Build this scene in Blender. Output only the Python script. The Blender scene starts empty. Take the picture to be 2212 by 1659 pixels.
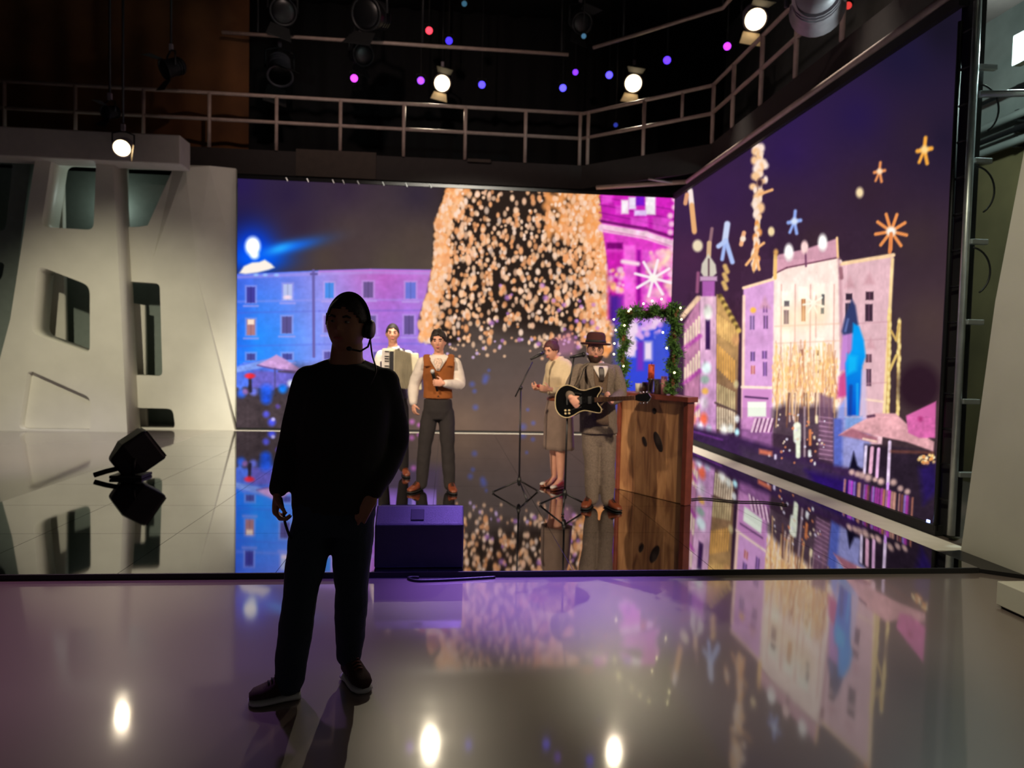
import bpy, bmesh, math, random
import numpy as np
from mathutils import Vector, Matrix

random.seed(7)
rng = np.random.default_rng(7)
SC = bpy.context.scene
COL = SC.collection
PI = math.pi

# ------------------------------------------------------------------ camera, world, exposure, lights
FPX, IW, IH = 1505.14, 2212, 1659          # focal length in pixels of the 2212 x 1659 frame
CAM = Vector((0.0, 0.0, 1.58))
CR = Vector((0.99529042, -0.09424997, 0.02266986))
CU = Vector((-0.01846253, 0.045275, 0.99880394))
CF = Vector((0.09516362, 0.99451854, -0.04332168))
cd = bpy.data.cameras.new('camera')
cd.sensor_width = 36.0
cd.lens = 36.0 * FPX / IW
cd.clip_end = 100
cd.dof.use_dof = True
cd.dof.focus_distance = 3.6
cd.dof.aperture_fstop = 2.0
cam = bpy.data.objects.new('camera', cd)
COL.objects.link(cam)
cam.matrix_world = Matrix(((CR.x, CU.x, -CF.x, CAM.x), (CR.y, CU.y, -CF.y, CAM.y), (CR.z, CU.z, -CF.z, CAM.z), (0, 0, 0, 1)))
SC.camera = cam
SC.view_settings.view_transform = 'Standard'
SC.view_settings.look = 'None'
SC.view_settings.exposure = 0.0
SC.view_settings.gamma = 1.0
SC.view_settings.use_curve_mapping = False
try:
    SC.cycles.use_denoising = True
    SC.cycles.sample_clamp_indirect = 6.0
except Exception:
    pass
wd = bpy.data.worlds.new('studio_dark')
SC.world = wd
wd.use_nodes = True
wd.node_tree.nodes['Background'].inputs[0].default_value = (1.0, 0.86, 0.8, 1)
wd.node_tree.nodes['Background'].inputs[1].default_value = 0.035


def spot(name, loc, aim, watts, color, deg=40, blend=0.6, radius=0.12):
    l = bpy.data.lights.new(name, 'SPOT')
    l.energy = watts
    l.color = color
    l.spot_size = math.radians(deg)
    l.spot_blend = blend
    l.shadow_soft_size = radius
    o = bpy.data.objects.new(name, l)
    COL.objects.link(o)
    o.location = loc
    o.rotation_euler = (Vector(aim) - Vector(loc)).to_track_quat('-Z', 'Y').to_euler()
    return o


WARM = (1.0, 0.80, 0.58)
# studio rig above the picture: keys on the band, washes on the white set pieces, added spots for floor colour, strips and railings
spot('key_light', (-4.2, 2.0, 5.2), (0.0, 8.0, 1.2), 2500, WARM, 32)
spot('key_light', (3.7, 0.6, 5.6), (1.5, 7.4, 1.2), 2200, WARM, 28)
spot('set_wash_light', (-5.0, 5.4, 5.8), (-5.9, 13.4, 0.0), 2150, (1.0, 0.93, 0.70), 50, 0.9)
spot('lavender_light', (-6.6, 8.0, 7.4), (-6.6, 10.4, 0.0), 1500, (0.70, 0.64, 1.0), 44, 0.7)
spot('set_wash_light', (0.6, 2.6, 6.9), (4.5, 4.9, 0.4), 900, (1.0, 0.94, 0.68), 44, 0.8)
spot('back_strip_fill', (0.2, 6.5, 7.4), (0.4, 13.6, 0.0), 6500, (1.0, 0.93, 0.78), 62, 0.5)  # added to brighten the white floor strip along the back screen
spot('violet_light', (1.0, 7.6, 7.4), (0.75, 4.74, 0.0), 9500, (0.36, 0.19, 1.0), 18, 1.0)
spot('blue_light', (1.3, 3.9, 7.4), (0.25, 4.9, 0.0), 1700, (0.18, 0.10, 1.0), 20, 0.9)
spot('violet_light', (-1.9, 7.2, 7.4), (-1.7, 4.5, 0.0), 1000, (0.60, 0.30, 1.0), 32, 0.95)
spot('pink_light', (-4.2, 6.4, 7.4), (-3.0, 4.3, 0.0), 560, (1.0, 0.48, 0.42), 36, 0.95)
spot('violet_light', (4.35, 8.6, 5.1), (1.6, 7.2, 0.9), 420, (0.25, 0.05, 1.0), 34, 0.7)
spot('right_strip_fill', (4.25, 7.6, 7.4), (4.25, 7.6, 0), 620, (1.0, 0.93, 0.80), 36, 0.6)  # added downlights to brighten the strip by the right screen
spot('right_strip_fill', (4.25, 11.2, 7.4), (4.25, 11.2, 0), 620, (1.0, 0.93, 0.80), 36, 0.6)
spot('gallery_fill', (0.8, 3.4, 8.6), (4.8, 9.6, 6.0), 260, (1.0, 0.72, 0.70), 46, 0.8)  # added fill so the right-hand railing shows
spot('gallery_fill', (-1.5, 8.2, 9.2), (-1.0, 14.6, 6.0), 420, (1.0, 0.76, 0.66), 80, 0.8)  # added fill so the back railing shows


def at(x, y, Y=None, X=None, z=None):
    """point of the room seen at pixel (x, y) of the photograph, on the plane Y, X or z"""
    d = CR * ((x - IW / 2) / FPX) + CU * ((IH / 2 - y) / FPX) + CF
    if Y is not None:
        t = (Y - CAM.y) / d.y
    elif X is not None:
        t = (X - CAM.x) / d.x
    else:
        t = (z - CAM.z) / d.z
    return CAM + d * t


# ------------------------------------------------------------------ materials
def lin(c):
    c = [v / 255.0 for v in c]
    return tuple(v / 12.92 if v <= 0.04045 else ((v + 0.055) / 1.055) ** 2.4 for v in c)


MATS = {}


def mat(name, col, rough=0.6, metal=0.0, var=0.12, scale=8.0, coat=0.0, coat_rough=0.05, bump=0.0, bscale=60.0, emit=None, estr=0.0, spec=0.5, sheen=0.0):
    if name in MATS:
        return MATS[name]
    m = bpy.data.materials.new(name)
    m.use_nodes = True
    nt = m.node_tree
    b = nt.nodes['Principled BSDF']
    c = lin(col)
    tc = nt.nodes.new('ShaderNodeTexCoord')
    n = nt.nodes.new('ShaderNodeTexNoise')
    n.inputs['Scale'].default_value = scale
    n.inputs['Detail'].default_value = 4
    nt.links.new(tc.outputs['Object'], n.inputs['Vector'])
    r = nt.nodes.new('ShaderNodeValToRGB')
    r.color_ramp.elements[0].position = 0.3
    r.color_ramp.elements[1].position = 0.7
    r.color_ramp.elements[0].color = tuple(v * (1 - var) for v in c) + (1,)
    r.color_ramp.elements[1].color = tuple(min(1, v * (1 + var)) for v in c) + (1,)
    nt.links.new(n.outputs['Fac'], r.inputs['Fac'])
    nt.links.new(r.outputs['Color'], b.inputs['Base Color'])
    b.inputs['Roughness'].default_value = rough
    b.inputs['Metallic'].default_value = metal
    b.inputs['Specular IOR Level'].default_value = spec
    b.inputs['Coat Weight'].default_value = coat
    b.inputs['Coat Roughness'].default_value = coat_rough
    b.inputs['Sheen Weight'].default_value = sheen
    if bump:
        n2 = nt.nodes.new('ShaderNodeTexNoise')
        n2.inputs['Scale'].default_value = bscale
        n2.inputs['Detail'].default_value = 3
        nt.links.new(tc.outputs['Object'], n2.inputs['Vector'])
        bp = nt.nodes.new('ShaderNodeBump')
        bp.inputs['Strength'].default_value = bump
        bp.inputs['Distance'].default_value = 0.01
        nt.links.new(n2.outputs['Fac'], bp.inputs['Height'])
        nt.links.new(bp.outputs['Normal'], b.inputs['Normal'])
    if emit:
        b.inputs['Emission Color'].default_value = lin(emit) + (1,)
        b.inputs['Emission Strength'].default_value = estr
    MATS[name] = m
    return m


M_white = mat('white_painted_board', (205, 201, 188), 0.45, var=0.05, scale=2.0)
M_beam = mat('grey_painted_beam', (172, 164, 156), 0.6, var=0.05)
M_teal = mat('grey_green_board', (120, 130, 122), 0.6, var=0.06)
M_black = mat('matt_black', (20, 20, 21), 0.7)
M_blackgloss = mat('satin_black', (16, 16, 18), 0.35)
M_dark = mat('dark_steel', (42, 42, 44), 0.45, 0.6)
M_lampbody = mat('grey_lamp_body', (132, 122, 130), 0.5, 0.2)
M_rail = mat('pale_grey_painted_steel', (172, 150, 140), 0.5)
M_alu = mat('aluminium', (185, 190, 190), 0.35, 0.7)
M_brown = mat('brown_wall_cloth', (96, 58, 26), 0.9, var=0.3, scale=1.2)
M_drape = mat('black_drape', (16, 14, 16), 0.95)
M_ceil = mat('black_ceiling', (18, 16, 16), 0.95)
M_olive = mat('olive_plaster', (104, 92, 60), 0.9, var=0.2, scale=1.5)
M_concrete = mat('cool_grey_concrete', (120, 124, 120), 0.85, var=0.2, scale=2)
M_deck = mat('dark_gallery_plate', (44, 36, 34), 0.7)
M_fascia = mat('brown_grey_fascia', (66, 54, 46), 0.7)
M_skin = mat('skin', (214, 156, 130), 0.5, var=0.06, scale=14)
M_skin2 = mat('tanned_skin', (168, 116, 92), 0.55, var=0.06, scale=14)
M_lip = mat('lips', (170, 84, 80), 0.5)
M_eyew = mat('eye_white', (140, 128, 120), 0.3)
M_pupil = mat('pupil', (30, 20, 16), 0.3)
M_hairdk = mat('dark_brown_hair', (34, 24, 20), 0.6, var=0.3, scale=60, bump=0.4, bscale=150)
M_hairred = mat('auburn_hair', (74, 30, 34), 0.6, var=0.3, scale=60, bump=0.4, bscale=150)
M_beard = mat('brown_beard', (60, 38, 26), 0.8, bump=0.5, bscale=200)
M_sweat = mat('black_knit', (34, 33, 35), 0.95, bump=0.25, bscale=220)
M_jeans = mat('dark_blue_denim', (34, 46, 62), 0.9, bump=0.25, bscale=260)
M_shirt = mat('white_cotton', (216, 206, 196), 0.8, bump=0.15, bscale=40, var=0.05)
M_vest = mat('rust_brown_wool', (140, 78, 28), 0.9, bump=0.2, bscale=160)
M_trous = mat('charcoal_wool', (35, 30, 31), 0.9, bump=0.2, bscale=160)
M_cream = mat('cream_knit', (206, 186, 152), 0.9, bump=0.3, bscale=120)
M_skirt = mat('taupe_wool', (132, 112, 100), 0.9, bump=0.2, bscale=140)
M_suit = mat('grey_brown_tweed', (112, 98, 86), 0.92, var=0.25, scale=90, bump=0.3, bscale=160)
M_hat = mat('dark_red_felt', (66, 26, 26), 0.9)
M_tan = mat('brown_leather', (112, 54, 30), 0.45)
M_red = mat('red_leather', (150, 44, 40), 0.4)
M_shoewhite = mat('white_leather', (220, 212, 205), 0.5)
M_sole = mat('pale_rubber', (190, 192, 196), 0.7)
M_runner = mat('maroon_mesh', (52, 28, 28), 0.85, bump=0.3, bscale=300)
M_plastic = mat('black_plastic', (14, 14, 15), 0.45)
M_chrome = mat('chrome', (210, 210, 210), 0.2, 1.0)
M_wood = None


def emis(name, col, strength):
    if name in MATS:
        return MATS[name]
    m = bpy.data.materials.new(name)
    m.use_nodes = True
    nt = m.node_tree
    nt.nodes.remove(nt.nodes['Principled BSDF'])
    e = nt.nodes.new('ShaderNodeEmission')
    lw = nt.nodes.new('ShaderNodeTexNoise')
    lw.inputs['Scale'].default_value = 3
    mx = nt.nodes.new('ShaderNodeMixRGB')
    mx.inputs[0].default_value = 0.05
    mx.inputs[1].default_value = lin(col) + (1,)
    nt.links.new(lw.outputs['Color'], mx.inputs[2])
    nt.links.new(mx.outputs[0], e.inputs[0])
    e.inputs[1].default_value = strength
    nt.links.new(e.outputs[0], nt.nodes['Material Output'].inputs[0])
    MATS[name] = m
    return m


# ------------------------------------------------------------------ object helpers
ORG = {}


def tag(o, label, cat, group=None):
    o['label'] = label
    o['category'] = cat
    if group:
        o['group'] = group
    return o


def thing(name, loc, label, cat, group=None):
    o = bpy.data.objects.new(name, None)
    o.empty_display_size = 0.1
    COL.objects.link(o)
    o.location = loc
    ORG[o.name] = Vector(loc)
    return tag(o, label, cat, group)


def add_mesh(name, me, m, parent=None, smooth=False):
    o = bpy.data.objects.new(name, me)
    COL.objects.link(o)
    if m is not None:
        me.materials.clear()
        me.materials.append(m)
    org = Vector((0, 0, 0))
    if parent is not None:
        org = ORG[parent.name]
        o.parent = parent
    ORG[o.name] = org
    if smooth:
        me.shade_smooth()
    return o


def frame(d, up=(0, 0, 1)):
    d = Vector(d).normalized()
    u = Vector(up)
    if abs(d.dot(u)) > 0.95:
        u = Vector((0, 1, 0)) if abs(d.y) < 0.9 else Vector((1, 0, 0))
    a = d.cross(u).normalized()
    b = a.cross(d).normalized()
    return a, b, d


class MB:
    def __init__(s):
        s.v = []
        s.f = []

    def add(s, vs, fs):
        o = len(s.v)
        s.v += [Vector(p) for p in vs]
        s.f += [tuple(i + o for i in f) for f in fs]
        return s

    def box(s, c, size, R=None):
        c = Vector(c)
        x, y, z = size[0] / 2, size[1] / 2, size[2] / 2
        vs = [Vector(p) for p in ((-x, -y, -z), (x, -y, -z), (x, y, -z), (-x, y, -z), (-x, -y, z), (x, -y, z), (x, y, z), (-x, y, z))]
        if R is not None:
            vs = [R @ p for p in vs]
        return s.add([p + c for p in vs], [(0, 3, 2, 1), (4, 5, 6, 7), (0, 1, 5, 4), (1, 2, 6, 5), (2, 3, 7, 6), (3, 0, 4, 7)])

    def hexa(s, b4, t4):
        return s.add(list(b4) + list(t4), [(3, 2, 1, 0), (4, 5, 6, 7), (0, 1, 5, 4), (1, 2, 6, 5), (2, 3, 7, 6), (3, 0, 4, 7)])

    def tube(s, pts, rad, n=12, closed=False):
        pts = [Vector(p) for p in pts]
        if not isinstance(rad, (list, tuple)):
            rad = [rad] * len(pts)
        vs, fs = [], []
        up = None
        N = len(pts)
        for i, p in enumerate(pts):
            if closed:
                d = pts[(i + 1) % N] - pts[i - 1]
            else:
                d = pts[min(i + 1, N - 1)] - pts[max(i - 1, 0)]
            if up is None:
                a, b, d = frame(d)
            else:
                d = d.normalized()
                a = d.cross(up)
                a = a.normalized() if a.length > 1e-6 else frame(d)[0]
                b = a.cross(d).normalized()
            up = b
            r = rad[i]
            ra, rb = r if isinstance(r, (list, tuple)) else (r, r)
            for k in range(n):
                t = 2 * PI * k / n
                vs.append(p + a * (ra * math.cos(t)) + b * (rb * math.sin(t)))
        for i in range(N if closed else N - 1):
            j = (i + 1) % N
            for k in range(n):
                k2 = (k + 1) % n
                fs.append((i * n + k, i * n + k2, j * n + k2, j * n + k))
        if not closed:
            fs.append(tuple(reversed(range(n))))
            fs.append(tuple((N - 1) * n + k for k in range(n)))
        return s.add(vs, fs)

    def cyl(s, a, b, r, r2=None, n=16):
        return s.tube([a, b], [r, r if r2 is None else r2], n)

    def ball(s, c, r, n=14, m=9, R=None):
        c = Vector(c)
        rx, ry, rz = r if isinstance(r, (list, tuple)) else (r, r, r)
        vs, fs = [], []
        for i in range(1, m):
            ph = PI * i / m
            for k in range(n):
                t = 2 * PI * k / n
                p = Vector((rx * math.sin(ph) * math.cos(t), ry * math.sin(ph) * math.sin(t), rz * math.cos(ph)))
                vs.append((R @ p if R is not None else p) + c)
        top, bot = len(vs), len(vs) + 1
        tp, bp = Vector((0, 0, rz)), Vector((0, 0, -rz))
        vs += [(R @ tp if R is not None else tp) + c, (R @ bp if R is not None else bp) + c]
        for i in range(m - 2):
            for k in range(n):
                k2 = (k + 1) % n
                fs.append((i * n + k, (i + 1) * n + k, (i + 1) * n + k2, i * n + k2))
        for k in range(n):
            k2 = (k + 1) % n
            fs.append((top, k, k2))
            fs.append((bot, (m - 2) * n + k2, (m - 2) * n + k))
        return s.add(vs, fs)

    def loft(s, secs, n=24, pw=2.0):
        """secs: (centre, rx, ry, yaw); closed stack of super-ellipses"""
        vs, fs = [], []
        for c, rx, ry, yaw in secs:
            c = Vector(c)
            for k in range(n):
                t = 2 * PI * k / n
                ct, st = math.cos(t), math.sin(t)
                x = rx * math.copysign(abs(ct) ** (2 / pw), ct)
                y = ry * math.copysign(abs(st) ** (2 / pw), st)
                vs.append(c + Vector((x * math.cos(yaw) - y * math.sin(yaw), x * math.sin(yaw) + y * math.cos(yaw), 0)))
        N = len(secs)
        for i in range(N - 1):
            for k in range(n):
                k2 = (k + 1) % n
                fs.append((i * n + k, i * n + k2, (i + 1) * n + k2, (i + 1) * n + k))
        fs.append(tuple(reversed(range(n))))
        fs.append(tuple((N - 1) * n + k for k in range(n)))
        return s.add(vs, fs)

    def prism(s, pts, off):
        """planar polygon pushed along the vector off"""
        pts = [Vector(p) for p in pts]
        n = len(pts)
        off = Vector(off)
        return s.add(pts + [p + off for p in pts], [tuple(reversed(range(n))), tuple(range(n, 2 * n))] + [(i, (i + 1) % n, n + (i + 1) % n, n + i) for i in range(n)])

    def lathe(s, prof, c, axis, n=24):
        """prof: (distance along axis, radius)"""
        a, b, d = frame(axis)
        c = Vector(c)
        vs, fs = [], []
        for h, r in prof:
            for k in range(n):
                t = 2 * PI * k / n
                vs.append(c + d * h + a * (r * math.cos(t)) + b * (r * math.sin(t)))
        for i in range(len(prof) - 1):
            for k in range(n):
                k2 = (k + 1) % n
                fs.append((i * n + k, i * n + k2, (i + 1) * n + k2, (i + 1) * n + k))
        fs.append(tuple(reversed(range(n))))
        fs.append(tuple((len(prof) - 1) * n + k for k in range(n)))
        return s.add(vs, fs)

    def mesh(s, name, org=Vector((0, 0, 0))):
        me = bpy.data.meshes.new(name)
        me.from_pydata([tuple(p - org) for p in s.v], [], s.f)
        bm = bmesh.new()
        bm.from_mesh(me)
        bmesh.ops.recalc_face_normals(bm, faces=bm.faces)
        bm.to_mesh(me)
        bm.free()
        return me

    def build(s, name, m, parent=None, smooth=False, bevel=0.0):
        org = ORG[parent.name] if parent is not None else Vector((0, 0, 0))
        me = s.mesh(name, org)
        o = add_mesh(name, me, m, parent, smooth)
        if bevel:
            md = o.modifiers.new('bevel', 'BEVEL')
            md.width = bevel
            md.segments = 2
            md.limit_method = 'ANGLE'
        return o


def fuse(mb, name, m, parent, voxel=0.012, smooth=4, sub=0, noise=0.0):
    """union of closed volumes as one continuous skin"""
    org = ORG[parent.name]
    me = mb.mesh(name, org)
    t = bpy.data.objects.new('tmp', me)
    COL.objects.link(t)
    r = t.modifiers.new('r', 'REMESH')
    r.mode = 'VOXEL'
    r.voxel_size = voxel
    if smooth:
        sm = t.modifiers.new('s', 'SMOOTH')
        sm.factor = 0.5
        sm.iterations = smooth
    if noise:
        tx = bpy.data.textures.new('folds', 'CLOUDS')
        tx.noise_scale = 0.11
        dm = t.modifiers.new('d', 'DISPLACE')
        dm.texture = tx
        dm.strength = noise
        dm.mid_level = 0.5
    dg = bpy.context.evaluated_depsgraph_get()
    out = bpy.data.meshes.new_from_object(t.evaluated_get(dg))
    bpy.data.objects.remove(t)
    bpy.data.meshes.remove(me)
    out.name = name
    return add_mesh(name, out, m, parent, True)


def structure(o):
    o['kind'] = 'structure'
    return o


def round_poly(pts, r, seg=4):
    out = []
    n = len(pts)
    for i in range(n):
        p0, p1, p2 = Vector(pts[i - 1]), Vector(pts[i]), Vector(pts[(i + 1) % n])
        a, b = (p0 - p1), (p2 - p1)
        rr = min(r, a.length * 0.45, b.length * 0.45)
        a = p1 + a.normalized() * rr
        b = p1 + b.normalized() * rr
        for k in range(seg + 1):
            t = k / seg
            out.append((a * (1 - t) * (1 - t) + p1 * (2 * t * (1 - t)) + b * t * t))
    return out


def panel(name, outer, holes, fwd, depth, m, parent, plane='Y'):
    """board in the plane Y = fwd (or X = fwd) with cut-outs; outlines are 2-D (across, up)"""
    cu = bpy.data.curves.new('tmp', 'CURVE')
    cu.dimensions = '2D'
    cu.fill_mode = 'BOTH'
    cu.extrude = depth / 2
    for poly in [outer] + list(holes):
        sp = cu.splines.new('POLY')
        sp.points.add(len(poly) - 1)
        for q, p in zip(sp.points, poly):
            q.co = (p[0], p[1], 0, 1)
        sp.use_cyclic_u = True
    t = bpy.data.objects.new('tmp', cu)
    COL.objects.link(t)
    dg = bpy.context.evaluated_depsgraph_get()
    me = bpy.data.meshes.new_from_object(t.evaluated_get(dg))
    bpy.data.objects.remove(t)
    bpy.data.curves.remove(cu)
    org = ORG[parent.name] if parent is not None else Vector((0, 0, 0))
    for v in me.vertices:
        x, y, z = v.co
        if plane == 'Y':
            v.co = Vector((x, fwd + depth / 2 - z, y)) - org
        else:
            v.co = Vector((fwd + depth / 2 + z, x, y)) - org
    me.name = name
    bm = bmesh.new()
    bm.from_mesh(me)
    bmesh.ops.remove_doubles(bm, verts=bm.verts, dist=1e-4)
    bmesh.ops.recalc_face_normals(bm, faces=bm.faces)
    bm.to_mesh(me)
    bm.free()
    return add_mesh(name, me, m, parent)


def copy_tree(o, parent=None):
    c = o.copy()
    COL.objects.link(c)
    if parent is not None:
        c.parent = parent
    for ch in o.children:
        copy_tree(ch, c)
    return c
# ------------------------------------------------------------------ floor and shell
def floor_material():
    m = bpy.data.materials.new('pale_glossy_resin_floor')
    m.use_nodes = True
    nt = m.node_tree
    b = nt.nodes['Principled BSDF']
    tc = nt.nodes.new('ShaderNodeTexCoord')
    n = nt.nodes.new('ShaderNodeTexNoise')
    n.inputs['Scale'].default_value = 0.8
    n.inputs['Detail'].default_value = 6
    nt.links.new(tc.outputs['Object'], n.inputs['Vector'])
    r = nt.nodes.new('ShaderNodeValToRGB')
    r.color_ramp.elements[0].color = lin((108, 95, 91)) + (1,)
    r.color_ramp.elements[1].color = lin((122, 108, 102)) + (1,)
    nt.links.new(n.outputs['Fac'], r.inputs['Fac'])
    nt.links.new(r.outputs['Color'], b.inputs['Base Color'])
    b.inputs['Roughness'].default_value = 0.34
    b.inputs['Specular IOR Level'].default_value = 0.7
    b.inputs['Coat Weight'].default_value = 1.0
    b.inputs['Coat IOR'].default_value = 1.85
    n2 = nt.nodes.new('ShaderNodeTexNoise')          # fine scuffs of the polish
    n2.inputs['Scale'].default_value = 5.0
    n2.inputs['Detail'].default_value = 8
    nt.links.new(tc.outputs['Object'], n2.inputs['Vector'])
    mr = nt.nodes.new('ShaderNodeMapRange')
    mr.inputs['To Min'].default_value = 0.03
    mr.inputs['To Max'].default_value = 0.085
    nt.links.new(n2.outputs['Fac'], mr.inputs['Value'])
    nt.links.new(mr.outputs['Result'], b.inputs['Coat Roughness'])
    return m


M_floor = floor_material()
M_tile = mat('black_mirror_acrylic', (172, 172, 176), 0.035, 1.0, var=0.03, scale=3)
structure(MB().add([(-12, -4, 0), (8, -4, 0), (8, 18, 0), (-12, 18, 0)], [(0, 1, 2, 3)]).build('floor', M_floor))
structure(MB().box((-2, 18.1, 5), (20.4, 0.2, 10)).build('wall_back', M_drape))
structure(MB().box((-12.1, 7, 5), (0.2, 22, 10)).build('wall_left', M_drape))
structure(MB().box((7.1, 7, 2.2), (0.2, 22, 4.4)).build('wall_right', M_olive))
structure(MB().box((7.1, 7, 7.2), (0.2, 22, 5.6)).build('wall_right_upper', M_concrete))
structure(MB().box((-2.4, 7, 10.1), (19.4, 22, 0.2)).build('ceiling', M_ceil))

# stage of black mirror tiles
SX0, SX1, SY0, SY1, SZ = -4.25, 4.05, 4.86, 13.25, 0.04
stage = thing('stage_platform', ((SX0 + SX1) / 2, (SY0 + SY1) / 2, 0), 'low stage covered with black mirror tiles in front of the screens', 'stage')
MB().box(((SX0 + SX1) / 2, (SY0 + SY1) / 2, 0.0155), (SX1 - SX0, SY1 - SY0, 0.029)).build('base', M_black, stage)
MB().box(((SX0 + SX1) / 2, SY0 - 0.006, 0.0205), (SX1 - SX0, 0.012, 0.039)).build('front_edge', M_black, stage)
NT = 8
tw, tl = (SX1 - SX0) / NT, (SY1 - SY0) / NT
tile0 = None
for i in range(NT):
    for j in range(NT):
        c = Vector((SX0 + tw * (i + 0.5), SY0 + tl * (j + 0.5), 0.035)) - ORG[stage.name]
        if tile0 is None:
            tile0 = MB().box(ORG[stage.name], (tw - 0.004, tl - 0.004, 0.01)).build('floor_tile', M_tile, stage)
            o = tile0
        else:
            o = tile0.copy()
            COL.objects.link(o)
        o.location = c

# ------------------------------------------------------------------ gallery with railings
gal = thing('lighting_gallery', (-3, 15, 5.4), 'dark gallery walkway with pale tubular railing around the top of the studio', 'gallery')
GF = [(-12, 14.4), (2.72, 14.4), (4.76, 12.55), (4.76, 3.2)]
GB = [(-12, 15.6), (3.2, 15.6), (5.96, 13.1), (5.96, 3.2)]
ZD, ZT = 5.50, 6.555
for i in range(3):
    a, b, c, d = GF[i], GF[i + 1], GB[i + 1], GB[i]
    MB().hexa([(p[0], p[1], ZD - 0.1) for p in (a, b, c, d)], [(p[0], p[1], ZD) for p in (a, b, c, d)]).build('deck', M_deck, gal)
    A, B = Vector((a[0], a[1], 0)), Vector((b[0], b[1], 0))
    nrm = Vector((-(B - A).y, (B - A).x, 0)).normalized() * 0.05
    lo = 5.02 if i < 2 else 5.05
    MB().hexa([A + Vector((0, 0, lo)), B + Vector((0, 0, lo)), B + nrm + Vector((0, 0, lo)), A + nrm + Vector((0, 0, lo))],
              [A + Vector((0, 0, ZD - 0.1)), B + Vector((0, 0, ZD - 0.1)), B + nrm + Vector((0, 0, ZD - 0.1)), A + nrm + Vector((0, 0, ZD - 0.1))]).build('fascia', M_deck, gal)
    for nm, z in (('top_rail', ZT), ('middle_rail', ZD + 0.55)):
        MB().tube([A + Vector((0, 0, z)), B + Vector((0, 0, z))], 0.034, 10).build(nm, M_rail, gal, True)
posts = [(at(x, 290, Y=14.4).x, 14.4) for x in (10, 163, 310, 452, 597, 735, 872, 1005, 1135, 1253)] + [(2.82, 14.31), (3.75, 13.467), (4.76, 12.5), (4.76, 11.6), (4.76, 10.53), (4.76, 9.45), (4.76, 8.3), (4.76, 7.2), (4.76, 6.1)]
for x, y in posts:
    MB().tube([(x, y, ZD), (x, y, ZT)], 0.036, 10).build('post', M_rail, gal, True)
MB().tube([(4.33, 12.94, ZD + 0.55), (4.33, 12.94, ZT)], 0.03, 10).build('post', M_rail, gal, True)
for x0, x1, y0, y1 in ((640, 812, 322, 388), (1300, 1420, 368, 400), (1010, 1060, 343, 352)):
    a, b = at(x0, y0, Y=14.38), at(x1, y1, Y=14.38)
    MB().box(((a.x + b.x) / 2, 14.375, (a.z + b.z) / 2), (b.x - a.x, 0.04, a.z - b.z)).build('fascia_plate', M_fascia, gal)
# upper pipe runs
up = thing('lighting_pipe', (0, 14.8, 7.9), 'high pale pipe bending round the dark corner above the gallery', 'pipe')
MB().tube([(-4.6, 14.8, 7.9), (2.45, 14.8, 7.9)], 0.035, 10).build('pipe_run', M_rail, up, True)
MB().tube([(2.9, 14.4, 7.9), (4.86, 12.45, 7.9), (4.9, 9.0, 7.9)], 0.035, 10).build('pipe_run', M_rail, up, True)
for x, y in ((-3.9, 14.8), (-0.6, 14.8), (2.3, 14.8), (3.4, 13.9), (4.86, 12.45)):
    MB().tube([(x, y, 7.9), (x, y, 10.0)], 0.02, 8).build('hanger_rod', M_dark, up, True)


def drape(name, x0, x1, y, z0, z1, m, amp, wave, label, cat):
    n = int((x1 - x0) / wave * 8) + 2
    mb = MB()
    vs, fs = [], []
    for i in range(n):
        x = x0 + (x1 - x0) * i / (n - 1)
        yy = y + amp * math.sin(2 * PI * (x - x0) / wave) + amp * 0.4 * math.sin(5.1 * x)
        vs += [(x, yy, z0), (x, yy, z1), (x, yy + 0.02, z0), (x, yy + 0.02, z1)]
    for i in range(n - 1):
        a, b = i * 4, i * 4 + 4
        fs += [(a, b, b + 1, a + 1), (a + 2, a + 3, b + 3, b + 2)]
    o = mb.add(vs, fs).build(name, m, None, True)
    return tag(o, label, cat)


drape('brown_curtain', -11.9, at(537, 150, Y=15.0).x, 15.0, 5.52, 9.95, M_brown, 0.03, 0.75, 'brown curtain hanging behind the railing at the upper left', 'curtain')
drape('black_curtain', -5.2, 7.0, 17.6, 5.0, 9.95, M_drape, 0.06, 0.6, 'black backdrop curtain behind the upper row of stage lamps', 'curtain')

# ------------------------------------------------------------------ white sculpted set wall on the left
def p2(x, y, Y):
    p = at(x, y, Y=Y)
    return (p.x, p.z)


def flr(pts):
    return [(x, max(z, 0.0)) for x, z in pts]


YA, YB = 13.20, 13.70
wall = thing('white_set_wall', (-6.3, 13.6, 0), 'white sculpted set wall with slanted openings at the left', 'set wall')
oA = flr([p2(78, 330, YA), p2(243, 340, YA), p2(275, 938, YA), p2(-30, 938, YA), p2(-12, 820, YA), p2(22, 690, YA)])
h1 = round_poly([p2(111, 342, YA), p2(208, 346, YA), p2(202, 497, YA), p2(89, 490, YA)], 0.12)
h2 = round_poly([p2(80, 573, YA), p2(194, 617, YA), p2(194, 765, YA), p2(68, 720, YA)], 0.14)
h3 = round_poly([p2(60, 798, YA), p2(194, 858, YA), (p2(197, 920, YA)[0], 0.03), (p2(40, 920, YA)[0], 0.03)], 0.10)
panel('slanted_pillar', oA, [h1, h2, h3], YA, 0.55, M_white, wall)
cx = sum(p[0] for p in h3) / len(h3)
cz = sum(p[1] for p in h3) / len(h3)
panel('recessed_panel', [(cx + (p[0] - cx) * 0.985, max(0.02, cz + (p[1] - cz) * 0.985)) for p in h3], [], YA + 0.14, 0.05, M_white, wall)
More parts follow.
